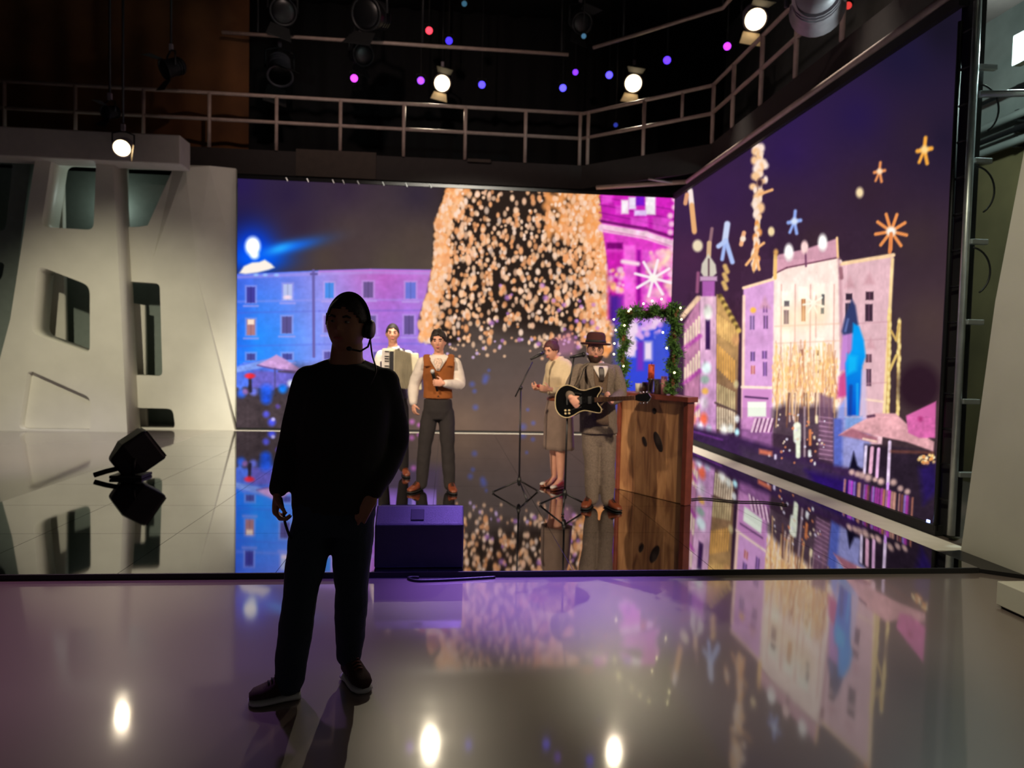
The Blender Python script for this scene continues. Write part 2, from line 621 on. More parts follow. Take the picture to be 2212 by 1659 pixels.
# fin-like edge of the pillar: the side that faces the stage is the pillar's own thickness
oB = flr([p2(240, 352, YB), p2(452, 358, YB), p2(421, 573, YB), p2(507, 934, YB), p2(255, 934, YB)])
h4 = [p2(262, 356.5, YB), p2(374, 360, YB), p2(352, 432, YB), p2(338, 468, YB), p2(318, 487, YB), p2(300, 490, YB), p2(262, 491, YB)]
h5 = round_poly([p2(255, 606, YB), p2(345, 612, YB), p2(351, 813, YB), p2(262, 809, YB)], 0.1)
h6 = round_poly([p2(262, 880, YB), p2(373, 883, YB), (p2(379, 920, YB)[0], 0.02), (p2(270, 920, YB)[0], 0.02)], 0.1)
panel('pierced_panel', oB, [h4, h5, h6], YB, 0.3, M_white, wall)
# folded facet beside the screen
fA, fB, fC = at(452, 358, Y=YB), at(421, 573, Y=YB), at(507, 934, Y=YB)
eA, eC = at(510, 364, Y=13.90), at(512.5, 931, Y=13.90)
fC.z = eC.z = 0.0
eB = eA.lerp(eC, 0.38)
MB().add([fA, fB, fC, eC, eB, eA], [(0, 1, 4, 5), (1, 2, 3, 4)]).build('side_facet', M_white, wall)
MB().add([fA + Vector((0.1, 0.5, 0)), fB + Vector((0.1, 0.5, 0)), fC + Vector((0.05, 0.3, 0)), eC + Vector((0, 0.06, 0)), eB + Vector((0, 0.06, 0)), eA + Vector((0, 0.06, 0))], [(0, 5, 4, 1), (1, 4, 3, 2)]).build('side_facet_back', M_white, wall)
# ridge of the upper opening: slanted brace running into the pillar
b0, b1, b2, b3 = at(376, 360, Y=YB - 0.002), at(400, 361, Y=YB - 0.08), at(330, 560, Y=YB - 0.002), at(318, 489, Y=YB - 0.002)
b4 = at(452, 359, Y=YB - 0.002)
MB().add([b0, b1, b2, b3, b4, at(424, 560, Y=YB - 0.002)], [(0, 1, 2, 3), (1, 4, 5, 2)]).build('slanted_brace', M_white, wall)
# boards and darkness behind the openings
yb = 14.25
MB().box((-6.4, yb + 0.5, 2.5), (5.2, 0.05, 5.0)).build('back_board', M_teal, wall)
panel('rear_rib', flr([p2(86, 380, yb), p2(140, 400, yb), p2(150, 938, yb), p2(70, 938, yb)]), [], yb - 0.1, 0.12, M_white, wall)
panel('rear_rib', flr([p2(212, 640, yb), p2(316, 660, yb), p2(320, 938, yb), p2(215, 938, yb)]), [], yb - 0.1, 0.12, M_white, wall)
# beam across the pillar heads
zb0, zb1 = at(200, 346, Y=12.95).z, at(200, 282, Y=12.95).z
xr = at(389, 320, Y=12.95).x
MB().box(((xr - 12) / 2, 13.2, (zb0 + zb1) / 2), (xr + 12, 0.5, zb1 - zb0)).build('head_beam', M_beam, wall, bevel=0.02)
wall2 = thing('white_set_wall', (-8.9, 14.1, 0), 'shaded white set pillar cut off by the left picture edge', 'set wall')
oC = flr([p2(-120, 335, 13.75), p2(68, 338, 13.75), p2(-6, 938, 13.75), p2(-190, 938, 13.75)])
hC = round_poly([p2(-60, 345, 13.75), p2(28, 348, 13.75), p2(12, 500, 13.75), p2(-80, 490, 13.75)], 0.1)
hD = round_poly([p2(-80, 555, 13.75), p2(10, 567, 13.75), p2(5, 600, 13.75), p2(-90, 680, 13.75)], 0.08)
panel('slanted_pillar', oC, [hC, hD], 13.75, 0.3, M_teal, wall2)  # the white pillar's shade is put into the grey-green board colour

# right-hand set pillar, a leaning board that runs towards the camera on a low plinth
pil = thing('white_set_pillar', (4.5, 4.4, 0), 'leaning cream white set wall standing at the right edge', 'set wall')
pe = [(5.36, 0.0), (5.13, 2.08), (4.93, 3.18), (4.72, 4.6), (2.2, 4.6), (2.2, 0.0)]
panel('leaning_board', pe, [], 4.3, 0.28, M_white, pil, 'X')
MB().box((4.3, 3.18, 0.093), (1.38, 1.98, 0.154)).build('plinth', M_white, pil, bevel=0.006)
MB().box((4.3, 3.18, 0.0085), (1.34, 1.94, 0.013)).build('plinth_gap', M_black, pil)
MB().prism([(4.052, 4.86, 0.002), (4.29, 4.70, 0.002), (4.29, 5.36, 0.002), (4.052, 5.30, 0.002)], (0, 0, 0.03)).build('black_floor_plate', M_blackgloss, pil)

# pale floor strips left open between the stage and the screens
M_strip = mat('matt_white_floor_strip', (214, 208, 192), 0.7, var=0.05)
structure(MB().box((0.13, 13.50, 0.002), (8.24, 0.42, 0.003)).build('trim_1', M_strip))
structure(MB().box((4.265, 9.45, 0.002), (0.40, 8.0, 0.003)).build('trim_2', M_strip))
# ------------------------------------------------------------------ LED screens: the picture they show
YS, XS = 13.80, 4.52            # planes of the two screens
SCX0 = -3.99


class Pic:
    """picture shown by a screen; colours at the LED pixels (mesh vertices)"""

    def __init__(s, o, ux, uz, nu, nv, base):
        s.nu, s.nv = nu, nv
        o, ux, uz = (np.array(q, dtype=float) for q in (o, ux, uz))
        U, V = np.meshgrid(np.linspace(0, 1, nu), np.linspace(0, 1, nv))
        s.W = o + U[..., None] * ux + V[..., None] * uz
        d = s.W - np.array(CAM)
        w = d @ np.array(CF)
        s.x = IW / 2 + FPX * (d @ np.array(CR)) / w
        s.y = IH / 2 - FPX * (d @ np.array(CU)) / w
        s.c = np.zeros(s.x.shape + (3,)) + np.array(base, dtype=float)
        s.gain = np.ones(s.x.shape)

    def mix(s, a, col, idx=None):
        col = np.array(col, dtype=float)
        if idx is None:
            s.c += a[..., None] * (col - s.c)
        else:
            s.c[idx] += a[:, None] * (col - s.c[idx])

    def box_idx(s, x0, y0, x1, y1):
        return np.nonzero((s.x > x0) & (s.x < x1) & (s.y > y0) & (s.y < y1))

    def poly(s, pts, col, soft=2.0, a=1.0, grad=None):
        P = np.array(pts, dtype=float)
        x0, y0 = P.min(0) - soft * 2
        x1, y1 = P.max(0) + soft * 2
        idx = s.box_idx(x0, y0, x1, y1)
        if len(idx[0]) == 0:
            return
        X, Y = s.x[idx], s.y[idx]
        dist = np.full(X.shape, 1e9)
        ins = np.zeros(X.shape, bool)
        for i in range(len(P)):
            ax, ay = P[i - 1]
            bx, by = P[i]
            dx, dy = bx - ax, by - ay
            L = dx * dx + dy * dy + 1e-9
            t = np.clip(((X - ax) * dx + (Y - ay) * dy) / L, 0, 1)
            dist = np.minimum(dist, np.hypot(X - ax - t * dx, Y - ay - t * dy))
            cr = ((ay > Y) != (by > Y)) & (X < dx * (Y - ay) / (dy + (1e-12 if dy == 0 else 0)) + ax)
            ins ^= cr
        sd = np.where(ins, -dist, dist)
        al = np.clip(0.5 - sd / (2 * soft), 0, 1) * a
        if grad is None:
            s.mix(al, col, idx)
        else:
            (gx0, gy0), (gx1, gy1), c2 = grad
            t = np.clip(((X - gx0) * (gx1 - gx0) + (Y - gy0) * (gy1 - gy0)) / ((gx1 - gx0) ** 2 + (gy1 - gy0) ** 2), 0, 1)
            cc = np.array(col, float) * (1 - t[:, None]) + np.array(c2, float) * t[:, None]
            s.c[idx] += al[:, None] * (cc - s.c[idx])

    def rect(s, x0, y0, x1, y1, col, soft=1.6, a=1.0, k=0.0):
        s.poly([(x0, y0), (x1, y0 + k * (x1 - x0)), (x1, y1 + k * (x1 - x0)), (x0, y1)], col, soft, a)

    def dot(s, x, y, r, col, soft=0.35, a=1.0, ry=None, rot=0.0, gain=1.0):
        ry = ry or r
        R = max(r, ry) * (1 + soft) + 1
        idx = s.box_idx(x - R, y - R, x + R, y + R)
        if len(idx[0]) == 0:
            return
        X, Y = s.x[idx] - x, s.y[idx] - y
        c, q = math.cos(rot), math.sin(rot)
        d = np.hypot((X * c + Y * q) / r, (-X * q + Y * c) / ry)
        al = np.clip((1 + soft - d) / (2 * soft), 0, 1) * a
        s.mix(al, col, idx)
        if gain != 1.0:
            s.gain[idx] = np.maximum(s.gain[idx], 1 + (gain - 1) * al)

    def glow(s, x, y, rx, ry, col, a=1.0, rot=0.0):
        R = max(rx, ry) * 2.6
        idx = s.box_idx(x - R, y - R, x + R, y + R)
        X, Y = s.x[idx] - x, s.y[idx] - y
        c, q = math.cos(rot), math.sin(rot)
        d2 = ((X * c + Y * q) / rx) ** 2 + ((-X * q + Y * c) / ry) ** 2
        s.mix(np.exp(-d2) * a, col, idx)

    def line(s, pts, w, col, soft=1.5, a=1.0):
        for (ax, ay), (bx, by) in zip(pts[:-1], pts[1:]):
            m = w + soft * 2
            idx = s.box_idx(min(ax, bx) - m, min(ay, by) - m, max(ax, bx) + m, max(ay, by) + m)
            if len(idx[0]) == 0:
                continue
            X, Y = s.x[idx], s.y[idx]
            dx, dy = bx - ax, by - ay
            t = np.clip(((X - ax) * dx + (Y - ay) * dy) / (dx * dx + dy * dy + 1e-9), 0, 1)
            d = np.hypot(X - ax - t * dx, Y - ay - t * dy)
            s.mix(np.clip(0.5 - (d - w / 2) / (2 * soft), 0, 1) * a, col, idx)

    def star(s, x, y, r, n, w, col, rot=0.0, core=None, ky=1.0):
        for k in range(n):
            t = rot + 2 * PI * k / n
            s.line([(x, y), (x + r * math.cos(t), y + r * ky * math.sin(t))], w, col)
        s.dot(x, y, core or w, (255, 250, 240))

    def texture(s, x0, y0, x1, y1, amp, size=5.0, stretch=1.0):
        """mottled stone and grain of the shown photograph"""
        idx = s.box_idx(x0, y0, x1, y1)
        acc = 0
        for k, q in enumerate((size, size * 2.3, size * 5)):
            g = rng.normal(0, 1, (160, 160))
            u, v = (s.x[idx] - x0) / q, (s.y[idx] - y0) / (q * stretch)
            i, j = np.floor(u).astype(int) % 159, np.floor(v).astype(int) % 159
            fu, fv = u - np.floor(u), v - np.floor(v)
            acc = acc + g[i, j] * (1 - fu) * (1 - fv) + g[i + 1, j] * fu * (1 - fv) + g[i, j + 1] * (1 - fu) * fv + g[i + 1, j + 1] * fu * fv
        s.c[idx] = np.clip(s.c[idx] * (1 + amp * acc[:, None] * 0.6), 0, 255)

    def field(s, pts, cols, p=2.4, a=1.0):
        """smooth colour field through given samples"""
        w = np.zeros(s.x.shape)
        acc = np.zeros(s.c.shape)
        for (x, y), c in zip(pts, cols):
            k = 1.0 / (np.hypot(s.x - x, s.y - y) + 14) ** p
            w += k
            acc += k[..., None] * np.array(c, float)
        s.c += a * (acc / w[..., None] - s.c)

    def build(s, parent, strength):
        org = np.array(ORG[parent.name])
        co = (s.W - org).reshape(-1, 3)
        I = np.arange(s.nu * s.nv).reshape(s.nv, s.nu)
        q = np.stack([I[:-1, :-1], I[:-1, 1:], I[1:, 1:], I[1:, :-1]], -1).reshape(-1, 4)
        me = bpy.data.meshes.new('display')
        me.vertices.add(len(co))
        me.vertices.foreach_set('co', co.ravel())
        me.loops.add(q.size)
        me.loops.foreach_set('vertex_index', q.ravel().astype(np.int32))
        me.polygons.add(len(q))
        me.polygons.foreach_set('loop_start', np.arange(0, q.size, 4, dtype=np.int32))
        me.polygons.foreach_set('loop_total', np.full(len(q), 4, np.int32))
        me.update(calc_edges=True)
        c = np.clip(s.c.reshape(-1, 3) / 255.0, 0, 1)
        c = np.where(c <= 0.04045, c / 12.92, ((c + 0.055) / 1.055) ** 2.4) * s.gain.reshape(-1, 1)
        at_ = me.color_attributes.new('led_colour', 'FLOAT_COLOR', 'POINT')
        at_.data.foreach_set('color', np.concatenate([c, np.ones((len(c), 1))], 1).ravel().astype(np.float32))
        m = MATS.get('led_display')
        if m is None:
            m = bpy.data.materials.new('led_display')
            m.use_nodes = True
            nt = m.node_tree
            nt.nodes.remove(nt.nodes['Principled BSDF'])
            an = nt.nodes.new('ShaderNodeAttribute')
            an.attribute_name = 'led_colour'
            e = nt.nodes.new('ShaderNodeEmission')
            e.inputs[1].default_value = strength
            nt.links.new(an.outputs['Color'], e.inputs[0])
            nt.links.new(e.outputs[0], nt.nodes['Material Output'].inputs[0])
            m.cycles.emission_sampling = 'NONE'
            MATS['led_display'] = m
        return add_mesh('display', me, m, parent)


# ---- back screen
bs = thing('led_screen', ((SCX0 + XS) / 2, YS, 0), 'wide LED video wall at the back showing a glittering tree and blue lit houses', 'screen')
B = Pic((SCX0, YS, 0.04), (XS - SCX0, 0, 0), (0, 0, 4.74), 760, 423, (50, 40, 45))
B.field([(520, 400), (620, 420), (740, 410), (900, 420), (520, 480), (640, 480), (760, 500), (900, 520), (700, 560), (850, 570), (930, 570), (1000, 780), (1080, 800), (1200, 820), (1000, 915), (1150, 915), (1280, 900), (1000, 420), (1300, 420), (560, 900), (700, 900)],
        [(40, 28, 78), (44, 32, 62), (54, 40, 58), (52, 42, 56), (34, 26, 66), (52, 38, 58), (74, 60, 60), (80, 66, 60), (78, 64, 58), (84, 72, 62), (86, 72, 64), (92, 78, 72), (100, 84, 78), (98, 82, 78), (122, 98, 82), (118, 92, 78), (100, 80, 74), (40, 30, 30), (50, 36, 40), (76, 62, 66), (80, 66, 66)])
# blue lamp and lit cloud
B.glow(545, 540, 48, 50, (0, 70, 250), 1.0)
B.glow(560, 560, 62, 26, (0, 90, 250), 0.95)
B.glow(620, 535, 70, 13, (20, 110, 250), 0.95, -0.22)
B.glow(605, 537, 26, 9, (40, 170, 255), 0.9, -0.3)
B.dot(546, 532, 16, (255, 252, 235), 0.3, ry=20, gain=1.5)
B.dot(550, 552, 9, (240, 250, 255), 0.5, ry=8)
# facade
B.poly([(505, 592), (600, 588), (690, 584), (800, 581), (945, 583), (945, 800), (505, 800)], (80, 110, 235), 1.5)
idx = B.box_idx(505, 575, 948, 800)
X, Y = B.x[idx], B.y[idx]
top = np.interp(X, [505, 600, 690, 800, 945], [592, 588, 584, 581, 583])
keep = Y > top
tx = [513, 560, 600, 640, 680, 730, 780, 830, 880, 935]
up_ = np.array([(66, 104, 232), (84, 120, 236), (98, 126, 236), (118, 132, 236), (146, 144, 236), (172, 138, 226), (186, 120, 208), (190, 104, 200), (188, 112, 208), (196, 130, 216)], float)
lo_ = np.array([(40, 118, 250), (44, 140, 255), (62, 142, 255), (96, 148, 250), (128, 152, 250), (150, 150, 244), (166, 128, 226), (168, 116, 220), (160, 118, 224), (166, 128, 226)], float)
t = np.clip((Y - 600) / 120, 0, 1)
col = np.stack([np.interp(X, tx, up_[:, k]) * (1 - t) + np.interp(X, tx, lo_[:, k]) * t for k in range(3)], -1)
al = np.clip((Y - top) / 3, 0, 1)
B.c[idx] += al[:, None] * (col - B.c[idx])
B.texture(505, 585, 945, 790, 0.03)
B.line([(505, 599), (600, 595), (690, 591), (800, 588), (945, 590)], 7, (190, 160, 238), 2.5, 0.45)
B.line([(690, 586), (800, 583), (945, 585)], 4, (214, 120, 214), 2, 0.6)
B.line([(505, 652), (690, 648), (945, 648)], 4, (170, 160, 245), 2.5, 0.4)
B.line([(505, 676), (690, 672), (945, 670)], 3, (90, 90, 200), 2.5, 0.35)
B.line([(505, 748), (690, 744), (945, 742)], 3, (90, 100, 215), 2.5, 0.35)
B.poly([(517, 590), (527, 575), (545, 567), (560, 566), (572, 561), (586, 570), (593, 578), (580, 583), (556, 589), (530, 592)], (255, 244, 232), 2.5)
for x in (553, 573, 597):
    B.dot(x, 594, 5, (150, 190, 255), 0.6, ry=3)
WINS = [(533, 620, 551, 654, (66, 62, 158)), (612, 614, 631, 648, (186, 196, 240)), (702, 611, 721, 644, (74, 140, 232)), (785, 609, 806, 643, (112, 88, 146)), (876, 610, 898, 645, (108, 118, 212)),
        (533, 690, 551, 724, (176, 124, 132)), (609, 684, 630, 720, (92, 84, 146)), (700, 682, 721, 718, (120, 100, 170)), (790, 682, 812, 722, (112, 96, 156)), (873, 682, 894, 722, (104, 84, 146)),
        (533, 764, 551, 778, (74, 76, 158)), (610, 764, 631, 777, (76, 80, 164)), (700, 760, 720, 776, (100, 90, 170)), (806, 760, 826, 778, (110, 90, 170)), (873, 760, 895, 790, (110, 96, 170))]
for x0, y0, x1, y1, c in WINS:
    B.rect(x0 - 4, y0 - 4, x1 + 4, y1 + 2, (200, 178, 240), 2, 0.4)
    B.rect(x0, y0, x1, y1, c, 1.4)
    B.line([((x0 + x1) / 2, y0), ((x0 + x1) / 2, y1)], 2, tuple(v * 0.75 for v in c), 1.2, 0.6)
    B.line([(x0 - 6, y1 + 7), (x1 + 6, y1 + 7)], 4, (196, 172, 240), 2, 0.6)
B.dot(621, 642, 8, (250, 220, 240), 0.5, ry=4)
B.rect(535, 690, 549, 701, (255, 226, 204), 1.5)
B.line([(677, 585), (678, 770)], 6, (108, 98, 172), 1.6)
B.line([(672, 592), (684, 592)], 5, (100, 90, 160), 1.6)
# market: parasols, lamps, crowd
B.poly([(505, 795), (520, 786), (583, 774), (600, 780), (600, 850), (505, 852)], (84, 120, 238), 2)
B.poly([(505, 794), (583, 774), (594, 780), (560, 796), (505, 806)], (128, 158, 240), 2)
B.poly([(548, 800), (640, 806), (640, 850), (540, 850)], (112, 104, 206), 3)
B.poly([(556, 788), (580, 776), (597, 766), (612, 774), (650, 797), (640, 803), (590, 797)], (204, 158, 214), 2)
B.line([(556, 789), (592, 797), (645, 803)], 3, (110, 84, 150), 1.4)
B.line([(594, 797), (594, 850)], 4, (90, 84, 150), 1.4)
B.poly([(490, 856), (640, 852), (720, 860), (720, 960), (490, 960)], (74, 62, 66), 12)
B.poly([(640, 790), (960, 792), (960, 850), (640, 860)], (86, 70, 92), 14, 0.9)
for k in range(46):
    x = 508 + k * 2.9 + rng.uniform(-2, 2)
    B.dot(x, 850 + rng.uniform(-7, 7), rng.uniform(4, 8), (70, 60, 68), 0.4, ry=rng.uniform(6, 11))
for x, y, r, c in [(575, 845, 14, (44, 96, 236)), (575, 862, 11, (40, 92, 240)), (611, 840, 9, (30, 130, 255)), (628, 828, 7, (225, 230, 255)), (548, 846, 8, (120, 130, 246)), (522, 850, 9, (60, 110, 245)), (575, 895, 7, (92, 92, 225)), (587, 912, 8, (80, 88, 236)), (590, 906, 4, (190, 180, 240)), (600, 878, 5, (92, 72, 150)), (530, 846, 6, (150, 110, 180))]:
    B.dot(x, y, r, c, 0.5)
B.line([(540, 815), (541, 845)], 7, (52, 44, 60), 2)
B.dot(540, 812, 11, (246, 50, 66), 0.35, ry=6)
for x, y, r in [(890, 911, 5), (905, 918, 4), (896, 845, 5)]:
    B.dot(x, y, r, (226, 120, 220), 0.8, a=0.7)
# light tree
B.poly([(966, 396), (1292, 404), (1302, 480), (1312, 560), (1318, 640), (1326, 700), (1318, 750), (1288, 775), (1180, 752), (1080, 742), (1000, 742), (930, 742), (908, 735), (905, 690), (922, 640), (935, 580), (938, 500), (944, 470)], (44, 33, 28), 5)
B.poly([(1000, 690), (1150, 720), (1300, 740), (1300, 800), (1000, 800)], (92, 78, 72), 22, 0.8)


def tree_left(y):
    return np.interp(y, [400, 430, 480, 560, 600, 640, 690, 770], [966, 958, 941, 939, 932, 922, 907, 905])


def tree_right(y):
    return np.interp(y, [400, 480, 560, 640, 700, 770], [1292, 1300, 1311, 1318, 1325, 1320])


for k in range(520):
    y = rng.uniform(402, 735)
    l = tree_left(y)
    x = l + abs(rng.normal(0, 1)) * (13 if y > 470 else 20) + 3
    B.dot(x, y, rng.uniform(3.5, 7.5), random.choice([(255, 176, 112), (252, 186, 128), (255, 196, 146), (244, 158, 92)]), 0.5, ry=rng.uniform(4, 9), a=0.85)
for k in range(420):
    y = rng.uniform(405, 765)
    x = tree_right(y) - abs(rng.normal(0, 1)) * (22 if y < 560 else 26) - 3
    B.dot(x, y, rng.uniform(3.5, 7), random.choice([(252, 166, 98), (250, 180, 120), (246, 170, 112), (240, 150, 80)]), 0.5, ry=rng.uniform(4, 9), a=0.8)
for k in range(150):
    x, y = rng.uniform(1180, 1300), rng.uniform(410, 520)
    B.dot(x, y, rng.uniform(4, 9), (244, 160, 92), 0.6, a=0.6, ry=rng.uniform(5, 14))
for k in range(2000):
    y = rng.uniform(404, 755)
    l, r = tree_left(y), tree_right(y)
    u = rng.beta(0.85, 0.85)
    x = l + (r - l) * u
    dens = 1.0 if y < 690 else max(0.12, 1 - (y - 690) / 70)
    if 1000 < x < 1180 and y < 470 and rng.uniform() < 0.45:
        continue
    if rng.uniform() > dens * (0.55 + 0.6 * abs(u - 0.5) * 2):
        continue
    rr = rng.uniform(2.6, 5.2)
    B.dot(x, y, rr, random.choice([(250, 190, 142), (246, 172, 118), (255, 208, 170), (238, 160, 104), (248, 196, 160), (255, 220, 196)]), 0.35, ry=rr * rng.uniform(0.9, 1.8), a=rng.uniform(0.7, 1.0))
for k in range(60):
    B.dot(rng.uniform(930, 1300), rng.uniform(725, 775), rng.uniform(2, 4), random.choice([(250, 200, 160), (240, 180, 140), (225, 190, 235)]), 0.4, a=0.8)
for k in range(26):
    B.dot(rng.uniform(1060, 1300), rng.uniform(610, 760), rng.uniform(3, 6), (206, 140, 222), 0.5, a=0.7)
B.poly([(1195, 735), (1230, 715), (1250, 740), (1240, 765), (1205, 770)], (222, 140, 190), 9, 0.5)
for x, y, r in [(1050, 815, 6), (1047, 824, 5), (1056, 800, 3), (1020, 830, 5), (1025, 845, 4), (1130, 922, 6), (1152, 914, 4), (1140, 885, 3), (1027, 880, 5)]:
    B.dot(x, y, r, (84, 104, 226), 0.9, a=0.5)
# magenta church front
B.poly([(1294, 404), (1470, 415), (1478, 470), (1480, 560), (1470, 690), (1330, 700), (1318, 600), (1304, 500)], (206, 36, 184), 2)
B.poly([(1298, 470), (1480, 520), (1478, 690), (1330, 700), (1312, 560)], (226, 62, 198), 3)
for k in range(4):
    B.line([(1295, 425 + k * 17), (1465, 455 + k * 20)], 3, (150, 24, 140), 1.6, 0.7)
for x0, y0, x1, y1 in ((1300, 420, 1322, 440), (1330, 444, 1355, 462), (1362, 470, 1400, 490), (1410, 470, 1452, 500)):
    B.rect(x0, y0, x1, y1, (236, 96, 218), 3, 0.6)
B.line([(1300, 478), (1395, 494), (1480, 520)], 6, (120, 24, 110), 2)
B.line([(1300, 492), (1395, 508), (1478, 536)], 17, (246, 200, 222), 2.5)
B.line([(1304, 497), (1395, 513), (1476, 541)], 3, (226, 140, 196), 1.5)
B.rect(1310, 524, 1345, 538, (120, 10, 110), 3)
B.rect(1312, 545, 1345, 690, (190, 20, 160), 4, 0.7)
B.rect(1348, 530, 1372, 690, (240, 104, 216), 3)
B.rect(1376, 540, 1384, 690, (150, 18, 150), 3)
B.rect(1388, 540, 1412, 690, (228, 84, 208), 3)
B.rect(1318, 640, 1334, 690, (70, 20, 120), 4, 0.8)
for x0, y0, x1, y1, c in ((1342, 432, 1358, 462, (244, 226, 236)), (1358, 426, 1374, 452, (240, 224, 246)), (1394, 424, 1416, 464, (246, 236, 242)), (1374, 424, 1392, 444, (120, 24, 200)), (1370, 454, 1396, 466, (232, 200, 250))):
    B.rect(x0, y0, x1, y1, c, 2.5)
for k in range(70):
    x, y = rng.uniform(1400, 1472), rng.uniform(540, 655)
    B.dot(x, y, rng.uniform(4, 10), random.choice([(250, 190, 200), (255, 220, 210), (248, 150, 210), (255, 226, 180)]), 0.6, a=0.6)
for k in range(24):
    x, y = rng.uniform(1318, 1350), rng.uniform(580, 640)
    B.dot(x, y, rng.uniform(3, 7), random.choice([(255, 190, 130), (250, 210, 220)]), 0.6, a=0.7)
B.texture(1294, 404, 1480, 690, 0.07, 6)
B.star(1411, 601, 40, 8, 6, (255, 236, 246), 0.25, 9)
B.line([(1345, 565), (1378, 570)], 9, (252, 216, 232), 3)
B.line([(1464, 424), (1468, 520)], 15, (238, 214, 234), 2.5)
B.line([(1472, 560), (1462, 690)], 14, (216, 190, 246), 3)
for k in range(12):
    B.dot(1452 + rng.uniform(-4, 8), 430 + k * 18, 6, (252, 190, 226), 0.5)
# behind the garland: blue market stall and white figures
B.rect(1332, 695, 1490, 880, (54, 72, 214), 14)
B.rect(1320, 640, 1345, 700, (70, 40, 160), 6, 0.7)
for k in range(40):
    x, y = rng.uniform(1350, 1432), rng.uniform(690, 730)
    B.dot(x, y, rng.uniform(4, 9), random.choice([(240, 206, 238), (224, 170, 232), (206, 150, 240)]), 0.5, a=0.9)
for x0, y0, x1, y1 in ((1352, 700, 1372, 770), (1391, 738, 1409, 778)):
    B.rect(x0, y0, x1, y1, (238, 218, 240), 5)
for k in range(16):
    B.dot(rng.uniform(1340, 1376), rng.uniform(705, 778), rng.uniform(5, 9), (240, 212, 236), 0.5)
B.rect(1376, 738, 1390, 800, (120, 50, 190), 4)
B.rect(1412, 720, 1440, 850, (66, 84, 210), 6)
B.texture(490, 780, 700, 940, 0.08, 5)
B.texture(700, 385, 1480, 940, 0.015, 9)
B.build(bs, 1.0)
MB().box(((SCX0 + XS) / 2, YS + 0.06, 2.4), (XS - SCX0, 0.09, 4.8)).build('cabinet', M_black, bs)
MB().box(((SCX0 + XS) / 2, YS + 0.03, 4.815), (XS - SCX0, 0.1, 0.06)).build('top_frame', M_blackgloss, bs)
for x in (620, 665, 720, 742, 774, 828, 878, 930):
    p = at(x, 397 + (x - 620) * 0.035, Y=YS - 0.03)
    MB().tube([(p.x - 0.02, YS - 0.03, 4.83), (p.x + 0.015, YS - 0.035, 4.76)], 0.014, 8).build('clamp', M_alu, bs)

# ---- right screen
rs = thing('led_screen', (XS, 9.9, 0), 'tall LED video wall on the right showing a pink palace at night', 'screen')
RY0, RY1 = 13.78, 5.95
Rr = Pic((XS, RY0, 0.10), (0, RY1 - RY0, 0), (0, 0, 4.65), 700, 416, (50, 34, 44))
Rr.field([(1490, 450), (1490, 560), (1560, 420), (1600, 560), (1700, 330), (1700, 450), (1760, 520), (1850, 250), (1880, 420), (1950, 120), (1980, 300), (2040, 60), (2040, 300), (1980, 520), (2010, 700), (2010, 850), (1600, 700), (1700, 260)],
         [(62, 36, 74), (74, 40, 72), (56, 32, 72), (64, 38, 60), (48, 28, 78), (56, 36, 62), (60, 40, 52), (40, 26, 70), (54, 36, 52), (30, 24, 54), (46, 32, 52), (24, 20, 36), (34, 26, 48), (62, 46, 52), (76, 58, 58), (70, 54, 54), (70, 40, 60), (46, 28, 76)])
CRM, GLD, ORG_ = (252, 222, 196), (244, 196, 124), (240, 160, 92)
# hanging light ropes
for k in range(70):
    t = k / 69
    x, y = 1641 - 9 * t + rng.normal(0, 5 if t < 0.55 else 3), 316 + 262 * t
    Rr.dot(x, y, rng.uniform(4, 9) * (1 if t < 0.6 else 0.75), random.choice([CRM, (255, 230, 214), (250, 200, 150)]) if t < 0.6 else random.choice([GLD, CRM, ORG_]), 0.4, ry=rng.uniform(6, 11))
Rr.dot(1641, 395, 6, (64, 36, 50), 0.5, ry=9)
for a, b in (((1634, 545), (1612, 572)), ((1634, 545), (1628, 582)), ((1632, 550), (1640, 582)), ((1636, 535), (1650, 525)), ((1640, 420), (1668, 410))):
    Rr.line([a, b], 6, (244, 180, 120))
for k in range(26):
    t = k / 25
    Rr.dot(1491 + 9 * t, 412 + 88 * t, 5, (252, 232, 226) if t < .35 else (236, 176, 120), 0.4, ry=6)
for k in range(10):
    Rr.dot(1484 - k * 0.4, 420 + k * 2.2, 4, (226, 160, 120), 0.4)
# stars
def figure_star(x, y, s, col, core):
    Rr.line([(x + 2 * s, y - 22 * s), (x, y - 4 * s)], 7 * s, col, 2)
    Rr.line([(x - 13 * s, y + 3 * s), (x + 13 * s, y - 2 * s)], 8 * s, col, 2)
    Rr.line([(x, y), (x - 10 * s, y + 24 * s)], 6 * s, col, 2)
    Rr.line([(x, y), (x + 5 * s, y + 26 * s)], 7 * s, col, 2)
    Rr.dot(x, y, 7 * s, core, 0.5)


figure_star(1997, 323, 1.15, (244, 168, 66), (255, 214, 140))
figure_star(1900, 370, 0.85, (240, 150, 90), (255, 226, 190))
figure_star(1716, 478, 1.0, (150, 176, 244), (220, 232, 255))
Rr.line([(1571, 484), (1566, 520)], 13, (206, 216, 246), 2)
Rr.line([(1568, 520), (1582, 566)], 10, (176, 196, 246), 2)
Rr.line([(1566, 525), (1560, 560)], 8, (168, 190, 246), 2)
Rr.line([(1566, 522), (1552, 532)], 10, (188, 206, 250), 2)
Rr.dot(1857, 416, 8, (252, 226, 176), 0.4, ry=11)
Rr.star(1925, 500, 34, 9, 7, (242, 150, 84), 0.2, 10, 1.15)
Rr.line([(1925, 505), (1922, 545)], 8, (236, 140, 80))
Rr.dot(1507, 531, 11, (238, 220, 186), 0.25, ry=13)
Rr.dot(1666, 500, 7, (246, 220, 168), 0.3, ry=10)
Rr.line([(1607, 503), (1601, 528)], 9, (240, 176, 130))
